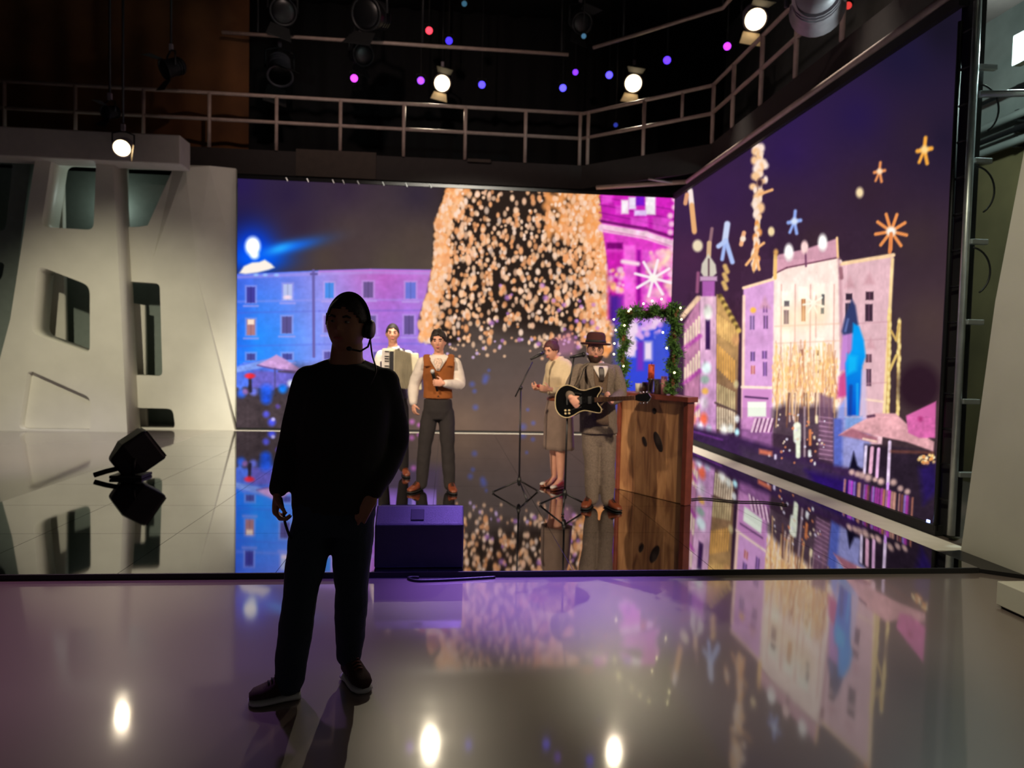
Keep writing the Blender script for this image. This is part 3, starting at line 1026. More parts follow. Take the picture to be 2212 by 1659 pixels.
Rr.dot(1605, 516, 6, (255, 232, 210))
# church spire
Rr.line([(1538, 494), (1531, 545)], 7, (150, 110, 120))
Rr.line([(1532, 525), (1531, 552)], 10, (220, 180, 140))
Rr.poly([(1530, 548), (1546, 572), (1548, 590), (1540, 598), (1520, 598), (1514, 588), (1516, 570)], (216, 206, 190), 2)
Rr.line([(1531, 560), (1531, 596)], 4, (110, 80, 90))
Rr.rect(1512, 597, 1549, 607, (206, 160, 196), 2)
Rr.rect(1517, 607, 1544, 650, (176, 96, 176), 2)
Rr.line([(1508, 590), (1506, 630)], 7, (176, 100, 140), 2, 0.8)
for k in range(9):
    Rr.dot(1566 + (k % 3) * 3 - k * 0.5, 575 + k * 6, 5, (222, 178, 110), 0.5)
# corner house
Rr.poly([(1478, 700), (1512, 640), (1512, 945), (1488, 925), (1478, 920)], (196, 130, 166), 3)
Rr.poly([(1512, 640), (1548, 640), (1548, 945), (1512, 950)], (236, 190, 212), 2, grad=((1530, 640), (1530, 900), (206, 150, 200)))
Rr.poly([(1548, 636), (1560, 640), (1596, 716), (1592, 925), (1548, 945)], (206, 160, 100), 2, grad=((1570, 720), (1570, 930), (96, 70, 66)))
for k in range(12):
    t = k / 11
    Rr.dot(1556 + 40 * t, 640 + 74 * t, 5.5, (206, 170, 90) if k % 2 else (110, 84, 50), 0.4)
for k in range(14):
    t = k / 13
    Rr.dot(1508 - 34 * t, 644 + 40 * t, 5, (246, 206, 170), 0.5, a=0.9)
for r, y in enumerate((690, 765, 840)):
    for k in range(6):
        x = 1480 + k * 6
        yy = y + 30 - k * (7 if r < 2 else 1)
        Rr.line([(x, yy), (x, yy + 34)], 4.5, (250, 226, 196), 1.6, 0.95)
    Rr.line([(1478, y + 62), (1512, y + 36)], 9, (180, 60, 170), 3, 0.7)
Rr.rect(1524, 690, 1534, 755, (60, 30, 80), 2)
Rr.dot(1529, 675, 9, (244, 244, 232), 0.4, ry=15)
Rr.dot(1526, 795, 10, (220, 236, 236), 0.4, ry=13)
Rr.dot(1523, 820, 9, (150, 170, 160), 0.4)
Rr.dot(1523, 845, 7, (232, 176, 90), 0.4)
for r, (ya, yb_, dl) in enumerate(((680, 720, 26), (745, 795, 34), (830, 870, 18), (880, 925, 8))):
    for k in range(8):
        t = k / 7
        x = 1550 + 36 * t
        Rr.line([(x, ya + dl * t), (x, yb_ + dl * t)], 3.6, [(240, 190, 116), (232, 170, 88), (196, 176, 130), (226, 206, 176)][r], 1.3, 0.95)
Rr.line([(1545, 870), (1592, 890)], 4, (80, 60, 60), 2)
for x, y, r, c in ((1494, 880, 7, (240, 110, 80)), (1496, 905, 7, (244, 140, 110)), (1520, 905, 8, (240, 110, 80)), (1512, 924, 7, (230, 226, 246)), (1531, 928, 6, (230, 230, 250)), (1520, 870, 9, (232, 210, 226)), (1564, 930, 8, (240, 236, 226)), (1578, 926, 6, (220, 220, 210)), (1592, 934, 5, (180, 226, 236)), (1592, 905, 5, (226, 226, 226)), (1590, 830, 5, (220, 200, 150)), (1588, 735, 7, (226, 166, 110))):
    Rr.dot(x, y, r, c, 0.5, ry=r * 1.6)
# palace
LW, CW, RW = (216, 160, 212), (250, 226, 214), (230, 186, 194)
Rr.poly([(1606, 622), (1674, 602), (1672, 905), (1668, 938), (1603, 920)], LW, 2)
Rr.poly([(1672, 590), (1700, 578), (1812, 556), (1818, 700), (1822, 900), (1812, 960), (1668, 935)], CW, 2)
Rr.poly([(1812, 572), (1930, 552), (1910, 900), (1905, 960), (1815, 960)], RW, 2)
Rr.poly([(1670, 592), (1672, 558), (1682, 550), (1740, 538), (1808, 515), (1810, 556), (1700, 580)], (214, 158, 176), 2)
Rr.line([(1606, 622), (1674, 602)], 6, (255, 214, 176))
Rr.line([(1816, 570), (1930, 551)], 8, (255, 214, 168))
Rr.line([(1672, 592), (1700, 578), (1812, 556)], 3, (110, 60, 80))
Rr.line([(1672, 600), (1700, 587), (1815, 565)], 8, (252, 226, 214))
Rr.line([(1808, 514), (1810, 556)], 5, (255, 206, 150))
Rr.line([(1740, 545), (1741, 575)], 4, (120, 70, 100))
Rr.line([(1675, 552), (1674, 600)], 8, (236, 190, 116))
Rr.dot(1676, 545, 5, (230, 170, 100), 0.5, ry=7)
for x, y in ((1704, 545), (1738, 534), (1777, 524)):
    Rr.dot(x, y, 10 if x != 1738 else 8, (252, 250, 244) if x != 1738 else (248, 210, 206), 0.3, ry=18 if x != 1738 else 14, gain=1.15)
Rr.line([(1812, 560), (1815, 600), (1822, 900)], 7, (180, 130, 140), 3, 0.6)
Rr.line([(1816, 580), (1818, 600)], 8, (140, 90, 100), 2, 0.8)
Rr.line([(1607, 640), (1604, 915)], 6, (255, 214, 190), 2)
Rr.line([(1928, 560), (1910, 895)], 7, (255, 220, 160), 2)
Rr.line([(1603, 836), (1670, 838)], 6, (255, 226, 206))
Rr.line([(1865, 862), (1908, 868)], 5, (255, 220, 196))
for x in (1682, 1712, 1745, 1757, 1796):
    Rr.line([(x, 610), (x - 2, 860)], 5, (255, 236, 220), 2, 0.8)
    Rr.line([(x + 6, 615), (x + 4, 850)], 2.5, (206, 150, 140), 1.5, 0.7)
for x, y, w, h in ((1699, 630, 22, 30), (1735, 620, 20, 30), (1770, 612, 24, 26), (1698, 712, 16, 40), (1770, 730, 20, 40)):
    Rr.rect(x - w / 2, y, x + w / 2, y + h, (244, 248, 232), 3, 0.85)
DKW = (84, 60, 84)
for x0, y0, x1, y1, c in ((1620, 682, 1630, 712, (130, 100, 150)), (1648, 660, 1658, 675, (140, 96, 150)), (1649, 682, 1659, 710, (120, 84, 130)), (1621, 760, 1631, 780, (110, 80, 130)), (1622, 790, 1631, 808, (190, 110, 110)), (1646, 758, 1657, 775, (120, 84, 140)), (1648, 782, 1657, 812, (120, 84, 140)),
                          (1694, 650, 1705, 662, (80, 74, 90)), (1693, 670, 1704, 700, DKW), (1731, 646, 1740, 694, (170, 100, 66)), (1775, 636, 1781, 660, (50, 50, 60)), (1773, 665, 1780, 678, (50, 60, 80)), (1728, 755, 1735, 768, (120, 70, 70)), (1763, 757, 1769, 768, (90, 60, 60)), (1760, 778, 1773, 806, (120, 90, 90)),
                          (1827, 634, 1841, 648, (60, 44, 60)), (1870, 630, 1887, 648, (70, 46, 60)), (1869, 657, 1885, 694, (66, 44, 60)), (1826, 655, 1838, 690, (60, 50, 70)), (1870, 765, 1883, 783, (110, 76, 90)), (1871, 797, 1882, 834, (96, 66, 84))):
    Rr.rect(x0, y0, x1, y1, c, 1.4)
    if y1 - y0 > 14:
        Rr.line([((x0 + x1) / 2, y0), ((x0 + x1) / 2, y1)], 1.6, tuple(min(255, v * 1.9) for v in c), 1.0, 0.7)
Rr.star(1757, 655, 22, 7, 4, (246, 250, 240), 0.3, 6)
Rr.dot(1627, 670, 6, (244, 186, 80), 0.4)
for x, y in ((1836, 596), (1878, 588), (1652, 640), (1840, 735), (1880, 728)):
    Rr.poly([(x, y), (x + 12, y + 26), (x - 12, y + 26)], (206, 150, 160), 4, 0.6)
Rr.texture(1600, 500, 1935, 960, 0.03, 4, 1.6)
for k in range(5):
    Rr.line([(1606, 735 + k * 3), (1672, 722 + k * 3)], 1.5, (190, 130, 180), 1.2, 0.25)
for y in (705, 742, 836):
    Rr.line([(1674, y), (1815, y - 6)], 3, (226, 180, 160), 1.6, 0.6)
    Rr.line([(1820, y - 4), (1918, y - 10)], 3, (200, 150, 160), 1.6, 0.5)
for x, y in ((1699, 690), (1735, 684), (1772, 676)):
    Rr.glow(x, y, 20, 34, (255, 226, 170), 0.45)
for x in (1690, 1720, 1752, 1785):
    Rr.glow(x, 800, 14, 46, (255, 206, 140), 0.4)
# bare trees wound with lights in front of the palace
for k in range(150):
    x = rng.uniform(1672, 1808)
    y0 = rng.uniform(735, 800)
    y1 = rng.uniform(850, 895)
    Rr.line([(x, y0), (x + rng.uniform(-5, 5), y0 * .65 + y1 * .35), (x + rng.uniform(-7, 7), y0 * .3 + y1 * .7), (x + rng.uniform(-8, 8), y1)], rng.uniform(1.2, 3.2), random.choice([(250, 206, 140), (246, 190, 120), (255, 232, 200), (226, 160, 110), (190, 130, 100)]), 1.6, 0.6)
    for q in range(3):
        Rr.dot(x + rng.uniform(-6, 6), rng.uniform(y0, y1), rng.uniform(1.5, 3), random.choice([(255, 236, 200), (250, 200, 130)]), 0.5, a=0.8, ry=rng.uniform(2.5, 6))
Rr.poly([(1668, 885), (1700, 870), (1740, 878), (1775, 872), (1812, 890), (1806, 1000), (1660, 985)], (66, 46, 62), 8, 0.9)
for k in range(26):
    x = rng.uniform(1672, 1806)
    Rr.line([(x, 850), (x + rng.uniform(-6, 6), rng.uniform(890, 930))], rng.uniform(2, 4), random.choice([(240, 190, 130), (236, 206, 190), (120, 80, 70)]), 1.6, 0.8)
for x, y0, y1 in ((1922, 672, 895), (1943, 695, 895)):
    Rr.line([(x, y0), (x - 4, y1)], 7, (226, 180, 96), 2, 0.9)
    for k in range(16):
        Rr.dot(x - 4 * k / 15 + rng.uniform(-2, 2), y0 + (y1 - y0) * k / 15, 3.5, (250, 224, 150), 0.5, ry=7)
Rr.line([(1925, 715), (1936, 735), (1942, 700)], 5, (216, 176, 100))
Rr.line([(1922, 800), (1936, 768)], 6, (226, 190, 110))
# blue lit statue
Rr.poly([(1840, 645), (1848, 660), (1854, 700), (1846, 720), (1822, 728), (1818, 716), (1824, 690), (1832, 668)], (54, 62, 108), 3)
Rr.line([(1832, 690), (1826, 715)], 5, (110, 130, 190), 2, 0.7)
Rr.poly([(1820, 724), (1842, 720), (1845, 752), (1830, 800), (1815, 800)], (190, 130, 200), 3)
Rr.poly([(1832, 762), (1826, 800), (1812, 815), (1808, 860), (1832, 855)], (196, 60, 130), 4, 0.85)
Rr.poly([(1843, 698), (1856, 705), (1866, 735), (1870, 770), (1863, 790), (1860, 850), (1856, 898), (1830, 898), (1828, 830), (1826, 785), (1840, 755)], (10, 160, 246), 3, grad=((1850, 760), (1845, 895), (10, 84, 206)))
Rr.poly([(1830, 765), (1852, 770), (1850, 800), (1830, 810)], (20, 184, 250), 5)
Rr.line([(1838, 835), (1836, 896)], 8, (30, 60, 150), 3, 0.8)
Rr.line([(1852, 830), (1852, 895)], 6, (30, 170, 245), 2, 0.8)
Rr.poly([(1862, 800), (1870, 800), (1872, 905), (1858, 905)], (206, 190, 226), 4, 0.8)
Rr.poly([(1812, 880), (1826, 862), (1826, 905), (1808, 906)], (150, 160, 226), 4)
Rr.rect(1800, 904, 1826, 1010, (90, 104, 190), 3)
Rr.rect(1820, 904, 1880, 1012, (150, 150, 206), 4)
Rr.rect(1826, 900, 1862, 925, (120, 160, 220), 4, 0.8)
Rr.poly([(1770, 850), (1800, 860), (1800, 1000), (1768, 985)], (120, 84, 110), 4, 0.8)
for k in range(10):
    Rr.line([(1770, 900 + k * 10), (1798, 904 + k * 10)], 2.4, (196, 150, 180), 1.4, 0.6)
# dark round tree and the ground
Rr.dot(1985, 835, 46, (46, 26, 38), 0.25, ry=50)
Rr.poly([(1600, 905), (1668, 925), (1668, 990), (1600, 965)], (150, 96, 150), 4)
Rr.poly([(1484, 918), (1600, 945), (1800, 1005), (1960, 1040), (2030, 1060), (2030, 1175), (1484, 968)], (60, 36, 74), 6)
Rr.poly([(1600, 965), (1690, 985), (1800, 1020), (1850, 1050), (1840, 1090), (1700, 1040), (1600, 1000)], (66, 50, 72), 10, 0.8)
Rr.poly([(1740, 1015), (1850, 1040), (1860, 1090), (1760, 1050)], (38, 16, 96), 9, 0.9)
Rr.line([(1490, 930), (1560, 950)], 4, (130, 60, 160), 2, 0.6)
# pink shop corner
Rr.poly([(1603, 840), (1666, 842), (1660, 935), (1602, 925)], (206, 140, 196), 3)
Rr.line([(1610, 857), (1658, 861)], 4, (80, 46, 90))
Rr.rect(1615, 868, 1655, 900, (244, 250, 232), 2)
for k in range(5):
    Rr.line([(1632 + k * 9, 905), (1624 + k * 9, 932)], 4.5, (246, 206, 226), 1.6)
    Rr.line([(1637 + k * 9, 905), (1629 + k * 9, 932)], 2.5, (100, 50, 90), 1.2)
# lights at street level
for x, y0, y1, w, c in ((1722, 920, 950, 16, (246, 250, 226)), (1724, 958, 985, 10, (240, 246, 220)), (1749, 975, 984, 7, (240, 240, 240)), (1738, 880, 985, 4, (176, 150, 160)), (1662, 980, 984, 5, (240, 236, 250)), (1675, 984, 990, 5, (236, 220, 250)), (1750, 930, 960, 6, (220, 130, 80)), (1764, 900, 912, 6, (240, 220, 180)), (1760, 1000, 1003, 4, (240, 240, 240))):
    Rr.line([(x, y0), (x, y1)], w, c, 2)
for k in range(40):
    Rr.dot(rng.uniform(1680, 1790), rng.uniform(890, 1000), rng.uniform(1.5, 3), random.choice([(246, 220, 190), (226, 140, 100), (236, 226, 246)]), 0.5, a=0.9)
Rr.poly([(1640, 970), (1668, 975), (1668, 985), (1640, 980)], (226, 120, 90), 3, 0.9)
# market stall: parasol, posts, goods
Rr.poly([(1868, 960), (2022, 975), (2028, 1150), (1900, 1100), (1868, 1020)], (44, 32, 46), 5)
Rr.poly([(1812, 940), (1845, 918), (1870, 905), (1890, 893), (1935, 893), (1958, 915), (2018, 955), (2016, 975), (1960, 955), (1850, 932)], (234, 172, 178), 2)
Rr.poly([(1812, 940), (1840, 925), (1895, 945), (1895, 957)], (176, 110, 126), 3)
Rr.line([(1865, 948), (1893, 954)], 5, (250, 206, 190), 1.6)
Rr.line([(1875, 900), (1888, 898)], 6, (96, 60, 84), 2)
Rr.poly([(1957, 898), (2022, 867), (2020, 946), (1985, 946), (1962, 935)], (226, 110, 176), 2, grad=((1960, 920), (2022, 880), (206, 96, 160)))
Rr.dot(1988, 905, 5, (190, 60, 130), 0.8)
for x, y0, y1, w, c in ((1871, 965, 1022, 6, (224, 206, 236)), (1884, 968, 1020, 8, (226, 170, 196)), (1898, 970, 1030, 7, (226, 176, 216)), (1922, 955, 1045, 7, (232, 206, 236)), (1918, 1045, 1110, 6, (206, 150, 230))):
    Rr.line([(x, y0), (x - 4, y1)], w, c, 1.5)
Rr.poly([(1844, 975), (1852, 1005), (1862, 1015), (1834, 1014)], (20, 16, 36), 3)
for k in range(26):
    Rr.dot(rng.uniform(1985, 2018), rng.uniform(982, 1002), rng.uniform(2, 4), random.choice([(252, 206, 130), (240, 160, 90), (255, 236, 190)]), 0.5)
Rr.line([(1925, 975), (2015, 978)], 4, (150, 84, 60), 4, 0.7)
for x, y, r in ((1840, 1020, 6), (1852, 1024, 6), (1862, 1027, 7), (1875, 1032, 8), (1890, 1036, 5), (1903, 1040, 7), (1930, 1042, 7), (1945, 1055, 6), (1960, 1062, 6)):
    Rr.dot(x, y, r, (216, 176, 166), 0.5, a=0.9)
for k in range(30):
    t = k / 29
    x = 1822 + t * 150 + rng.uniform(-3, 3)
    y0 = 1036 + t * 40
    Rr.line([(x, y0), (x - 3, y0 + rng.uniform(40, 62))], rng.uniform(3, 7), random.choice([(190, 120, 96), (170, 60, 160), (150, 120, 200), (206, 150, 130), (80, 40, 70), (200, 70, 210), (120, 70, 60)]), 2, 0.85)
Rr.poly([(1985, 1010), (2020, 1000), (2026, 1060), (1995, 1090)], (40, 24, 96), 8, 0.8)
for k in range(9):
    Rr.dot(1940 + k * 9, 1112 + k * 4.4, 6, (196, 140, 120), 0.7, ry=4, a=0.7)
Rr.texture(1478, 630, 1600, 950, 0.08, 4, 2.0)
Rr.texture(1484, 900, 2030, 1175, 0.07, 5)
Rr.texture(1470, 300, 2070, 900, 0.012, 9)
ix = Rr.box_idx(1600, 560, 1830, 880)
Rr.gain[ix] = np.maximum(Rr.gain[ix], 1.15)
Rr.build(rs, 1.0)
MB().box((XS + 0.085, (RY0 + RY1) / 2 - 0.08, 2.42), (0.10, RY0 - RY1 + 0.1, 4.8)).build('cabinet', M_black, rs)
MB().box((XS + 0.02, (RY0 + RY1) / 2 - 0.05, 0.05), (0.12, RY0 - RY1 - 0.02, 0.095)).build('black_base', M_black, rs)
MB().box((XS - 0.01, (RY0 + RY1) / 2 - 0.05, 4.80), (0.10, RY0 - RY1 - 0.02, 0.10)).build('top_frame', M_black, rs)
hb = thing('hanging_bar', (XS - 0.05, 9.0, 4.90), 'pale metal bar running along the top of the right screen', 'bar')
MB().tube([(XS - 0.05, 12.95, 4.90), (XS - 0.05, 4.4, 4.90)], 0.042, 12).build('top_bar', M_rail, hb, True)
MB().tube([(XS - 0.05, 12.95, 4.90), (2.9, 13.72, 4.90)], 0.042, 12).build('corner_bar', M_rail, hb, True)
MB().tube([(XS - 0.35, 12.9, 4.86), (XS - 0.75, 13.1, 4.96)], 0.02, 8).build('brace', M_alu, hb, True)
# edge truss with its upright, rungs and cable loops
MB().tube([(XS - 0.02, 5.93, 0.05), (XS - 0.02, 5.93, 4.62)], 0.022, 10).build('edge_profile', M_dark, rs, True)
MB().tube([(XS, 5.76, 0.05), (XS, 5.76, 4.72)], 0.032, 12).build('upright', M_alu, rs, True)
for k in range(14):
    z = 0.35 + k * 0.32
    MB().tube([(XS - 0.01, 5.93, z), (XS, 5.77, z)], 0.012, 8).build('rung', M_dark, rs, True)
for z in (0.6, 1.25, 1.95, 2.65, 3.35, 4.15):
    MB().box((XS + 0.1, 5.74, z), (0.16, 0.05, 0.045)).build('bracket', M_alu, rs, bevel=0.006)
for z in (2.2, 2.9, 3.6):
    pts = [(XS + 0.03 + 0.19 * math.sin(t), 5.73, z + 0.19 + 0.21 * math.cos(t)) for t in np.linspace(0.1, 2.6, 14)]
    MB().tube(pts, 0.008, 8).build('cable_loop', M_dark, rs, True)
MB().tube([(XS + 0.04, 5.74, 3.92), (6.4, 5.5, 3.98)], 0.03, 10).build('side_pipe', M_alu, rs, True)
p = at(2005, 1130, X=XS - 0.012)
MB().box((XS - 0.012, p.y, p.z), (0.01, 0.035, 0.06)).build('status_light', emis('blue_white_indicator', (150, 170, 255), 6.0), rs)
# ------------------------------------------------------------------ stage lamps
M_lens = emis('hot_lamp_lens', (255, 226, 176), 6.5)
M_glowflap = mat('lit_barn_door', (214, 190, 150), 0.5)  # lamp light on the flap is put into its pale colour
LR = random.Random(3)


def fresnel(pos, aim, size, label, lit, group, hang=None, watts=0, deg=40, flaps=(1, 3), body=None, color=(1.0, 0.86, 0.62)):
    """theatre lamp: barrel, lens, yoke, barn doors, hanging rod"""
    pos, aim = Vector(pos), Vector(aim)
    d = (aim - pos).normalized()
    a, b, _ = frame(d)
    r = size
    t = thing('stage_spotlight', pos, label, 'stage light', group)
    body = body or (M_lampbody if lit else M_dark)
    MB().lathe([(-2.3 * r, 0.55 * r), (-2.1 * r, 0.8 * r), (-0.9 * r, 0.9 * r), (-0.3 * r, 0.98 * r), (0.0, 1.1 * r), (0.05 * r, 1.1 * r), (0.05 * r, 0.94 * r), (-0.02 * r, 0.93 * r)], pos, d, 24).build('housing', body, t, True)
    ln = MB().lathe([(-0.015 * r, 0.91 * r), (0.03 * r, 0.85 * r), (0.10 * r, 0.5 * r), (0.12 * r, 0.02 * r)], pos, d, 24).build('lens', M_lens if lit else M_blackgloss, t, True)
    for k in range(3):
        MB().lathe([(-1.9 * r + k * 0.32 * r, 0.94 * r), (-1.8 * r + k * 0.32 * r, 0.94 * r)], pos, d, 20).build('cooling_fin', body, t)
    if flaps:
        for k in flaps:
            ang = k * PI / 2 + 0.2
            u = a * math.cos(ang) + b * math.sin(ang)
            w = d.cross(u).normalized()
            c = pos + d * (0.06 * r) + u * (1.06 * r)
            tip = c + d * (1.25 * r) + u * (0.75 * r if k % 2 else 0.35 * r)
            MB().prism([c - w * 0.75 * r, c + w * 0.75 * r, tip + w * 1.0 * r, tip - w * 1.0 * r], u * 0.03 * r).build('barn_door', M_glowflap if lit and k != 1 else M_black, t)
    c = pos - d * 0.8 * r
    yk = [c + a * 1.15 * r, c + a * 1.15 * r + Vector((0, 0, 1.5 * r)), c + Vector((0, 0, 1.9 * r)), c - a * 1.15 * r + Vector((0, 0, 1.5 * r)), c - a * 1.15 * r]
    MB().tube(yk, 0.10 * r, 8).build('yoke', M_dark, t, True)
    top = c + Vector((0, 0, 1.9 * r))
    hz = hang if hang else top.z + 0.5
    MB().tube([top, Vector((top.x, top.y, hz))], 0.022, 8).build('hanging_rod', M_dark, t, True)
    MB().box((top.x, top.y, top.z + 0.05), (0.07, 0.06, 0.12)).build('clamp', M_lampbody, t, bevel=0.01)
    if watts:
        l = spot('lamp_beam', pos + d * 0.32 * r, aim, watts, color, deg, 0.7, 0.05)
        l.parent = t
        l.location = Vector(l.location) - pos
    return t


PX = 9.95
p = at(955, 180, z=7.7)
fresnel(p, (-0.4, 2.0, 1.0), 0.19, 'large glowing spotlight facing forward at the middle of the rig', True, None, PX, 620, 46)
p = at(1368, 180, z=7.7)
fresnel(p, (0.2, 2.6, 0.3), 0.2, 'glowing spotlight turned right above the bend of the gallery railing', True, None, PX, 900, 30)
p = at(1632, 42, z=7.7)
fresnel(p, (3.0, 2.6, 0.0), 0.2, 'glowing spotlight at the top right with its long barn door lit', True, None, PX, 0, 40)
p = at(263, 320, Y=12.55)
fresnel(p, (-3.6, 3.2, 0.6), 0.145, 'glowing spotlight hanging on a pole in front of the white wall', True, None, 9.95, 90, 44, flaps=(2,))

# unlit lamps of the rig
for x, y, Y, s, ax, lab in ((605, 165, 15.9, 0.26, (0.2, -0.6, -1.0), 'unlit grey lamp hanging above the railing near the brown curtain'),
                            (785, 118, 15.35, 0.22, (0.6, -1.0, -0.5), 'unlit dark lamp between the brown curtain and the large glowing spotlight'),
                            (790, 30, 14.2, 0.3, (-0.4, -1.0, -0.4), 'unlit bluish lamp at the top edge left of the red light'),
                            (612, 25, 14.2, 0.24, (0.3, -1.0, -0.6), 'unlit lamp at the top edge beside the brown curtain'),
                            (355, 150, 13.6, 0.17, (-0.7, -0.6, -0.5), 'unlit dark lamp in front of the brown curtain'),
                            (1258, 50, 14.3, 0.2, (0.2, -1.0, -0.7), 'unlit dark lamp at the top edge above the railing bend'),
                            (1765, 20, 7.7, 0.27, (0.5, 0.9, 0.1), 'big unlit grey lamp seen from behind at the top right')):
    q = at(x, y, Y=Y)
    fresnel(q, q + Vector(ax), s, lab, False, 'unlit lamps of the lighting rig', PX, body=M_lampbody if Y < 13 or 'grey' in lab else None, flaps=() if 'behind' in lab else (1, 3))
q = at(228, 243, Y=12.5)
fresnel(q, q + Vector((-0.6, -1.2, -0.5)), 0.11, 'small unlit lamp on the pole above the hanging glowing spotlight', False, 'unlit lamps of the lighting rig', PX)


def par(x, y, Y, col, label, strength=9.0, r=0.085, group='small coloured LED lamps'):
    pos = at(x, y, Y=Y)
    d = (Vector((0.5, 4.0, 0.5)) - pos).normalized()
    a, b, _ = frame(d)
    t = thing('led_lamp', pos, label, 'stage light', group)
    MB().lathe([(-1.6 * r, 0.7 * r), (-1.4 * r, 0.95 * r), (0.02 * r, 1.02 * r), (0.02 * r, 0.9 * r)], pos, d, 20).build('housing', M_black, t, True)
    key = 'led_%d_%d_%d' % col
    MB().lathe([(0.03 * r, 0.92 * r), (0.09 * r, 0.6 * r), (0.1 * r, 0.02 * r)], pos, d, 20).build('lens', emis(key, col, strength), t, True)
    c = pos - d * 0.5 * r
    MB().tube([c + a * 1.15 * r, c + a * 1.15 * r + Vector((0, 0, 1.5 * r)), c - a * 1.15 * r + Vector((0, 0, 1.5 * r)), c - a * 1.15 * r], 0.1 * r, 8).build('yoke', M_black, t, True)
    MB().tube([c + Vector((0, 0, 1.5 * r)), Vector((c.x, c.y, PX))], 0.012, 8).build('hanging_rod', M_black, t, True)


BLU, VIO, MAG, REDC, TEAL = (70, 50, 255), (110, 40, 255), (225, 50, 255), (255, 45, 70), (60, 120, 150)
par(927, 66, 16.0, REDC, 'small red LED lamp above the large glowing spotlight', 2.2)
par(970, 88, 16.0, (52, 20, 255), 'small deep blue LED lamp right below the red one', 1.8)
par(765, 169, 16.0, MAG, 'small magenta LED lamp left of the large glowing spotlight', 2.6)
par(909, 174, 16.0, (150, 50, 255), 'small violet LED lamp touching the left of the large glowing spotlight', 2.4)
par(1041, 183, 16.0, BLU, 'small blue LED lamp right of the large glowing spotlight', 2.6)
par(1216, 190, 16.0, (72, 60, 255), 'lower blue LED lamp of the pair left of the railing bend', 2.8)
par(1243, 156, 16.2, (118, 20, 255), 'upper violet LED lamp of the pair above the railing bend', 2.0, 0.07)
par(1316, 162, 15.6, (74, 58, 255), 'blue LED lamp just left of the spotlight turned right', 2.6)
par(1441, 130, 14.6, (80, 20, 255), 'indigo LED lamp right of the spotlight turned right', 2.4)
par(1571, 100, 13.0, (190, 30, 255), 'purple LED lamp below the spotlight at the top right', 2.6, 0.075)
par(1832, 12, 8.6, (255, 60, 50), 'small red LED lamp beside the big grey lamp at the top right', 0.8, 0.05)
par(1330, 270, 15.0, (40, 60, 200), 'faint blue LED lamp behind the railing bend', 0.6, 0.05)
par(1003, 8, 15.0, TEAL, 'faint teal LED lamp at the top edge of the picture', 0.6, 0.06)
par(1261, 78, 13.4, (90, 150, 190), 'faint pale blue LED lamp under the top middle lamp', 0.5, 0.05)

# service corner behind the right screen
wl = thing('work_light', at(2222, 92, X=5.6), 'cool white work light shining at the upper right edge', 'light')
o = ORG[wl.name]
MB().box(o + Vector((0.05, 0, 0)), (0.10, 0.40, 0.30)).build('housing', M_alu, wl, bevel=0.01)
MB().box(o + Vector((-0.008, 0, 0)), (0.016, 0.34, 0.24)).build('lens', emis('cool_white_lens', (215, 255, 245), 6.0), wl)
l = bpy.data.lights.new('work_light_glow', 'POINT')
l.energy = 260
l.color = (0.75, 1.0, 0.95)
l.shadow_soft_size = 0.12
lo = bpy.data.objects.new('work_light_glow', l)
COL.objects.link(lo)
lo.parent = wl
lo.location = (-0.2, 0, 0)
for k, (z, r) in enumerate(((4.62, 0.05), (4.45, 0.035), (4.30, 0.05), (4.95, 0.03))):
    c = thing('conduit', (6.85, 8, z), ('thick upper duct', 'thin middle conduit', 'thick lower duct', 'thin top conduit')[k] + ' on the wall behind the right screen', 'conduit', 'conduits behind the right screen')
    MB().tube([(6.85, 2.0, z), (6.85, 14.0, z)], r, 10).build('tube', M_dark if k % 2 else M_concrete, c, True)
    for y in (3.0, 4.5, 6.0, 8.0, 10.0):
        MB().box((6.92, y, z), (0.14, 0.05, r * 2.6)).build('bracket', M_dark, c)
l2 = bpy.data.lights.new('backstage_fill', 'POINT')  # added fill behind the left set wall, no fixture there
l2.energy = 7
l2.color = (0.85, 1.0, 0.92)
l2.shadow_soft_size = 0.15
lo = bpy.data.objects.new('backstage_fill', l2)
COL.objects.link(lo)
lo.location = (-6.6, 14.4, 4.3)
# ------------------------------------------------------------------ stage furniture and small things
def wood_material():
    m = bpy.data.materials.new('live_edge_wood')
    m.use_nodes = True
    nt = m.node_tree
    b = nt.nodes['Principled BSDF']
    tc = nt.nodes.new('ShaderNodeTexCoord')
    mp = nt.nodes.new('ShaderNodeMapping')
    mp.inputs['Scale'].default_value = (3.2, 3.2, 0.55)
    nt.links.new(tc.outputs['Object'], mp.inputs['Vector'])
    n = nt.nodes.new('ShaderNodeTexNoise')
    n.inputs['Scale'].default_value = 2.2
    n.inputs['Detail'].default_value = 6
    n.inputs['Distortion'].default_value = 1.2
    nt.links.new(mp.outputs[0], n.inputs['Vector'])
    r = nt.nodes.new('ShaderNodeValToRGB')
    e = r.color_ramp.elements
    e[0].position = 0.28
    e[0].color = lin((74, 47, 30)) + (1,)
    e[1].position = 0.72
    e[1].color = lin((190, 142, 98)) + (1,)
    x = e.new(0.42)
    x.color = lin((138, 94, 62)) + (1,)
    x = e.new(0.55)
    x.color = lin((172, 126, 84)) + (1,)
    nt.links.new(n.outputs['Fac'], r.inputs['Fac'])
    nt.links.new(r.outputs['Color'], b.inputs['Base Color'])
    b.inputs['Roughness'].default_value = 0.5
    return m


M_wood = wood_material()
M_mahog = mat('red_brown_stained_wood', (116, 56, 40), 0.45, var=0.2, scale=12)
M_knot = mat('dark_wood_knot', (34, 20, 14), 0.7)

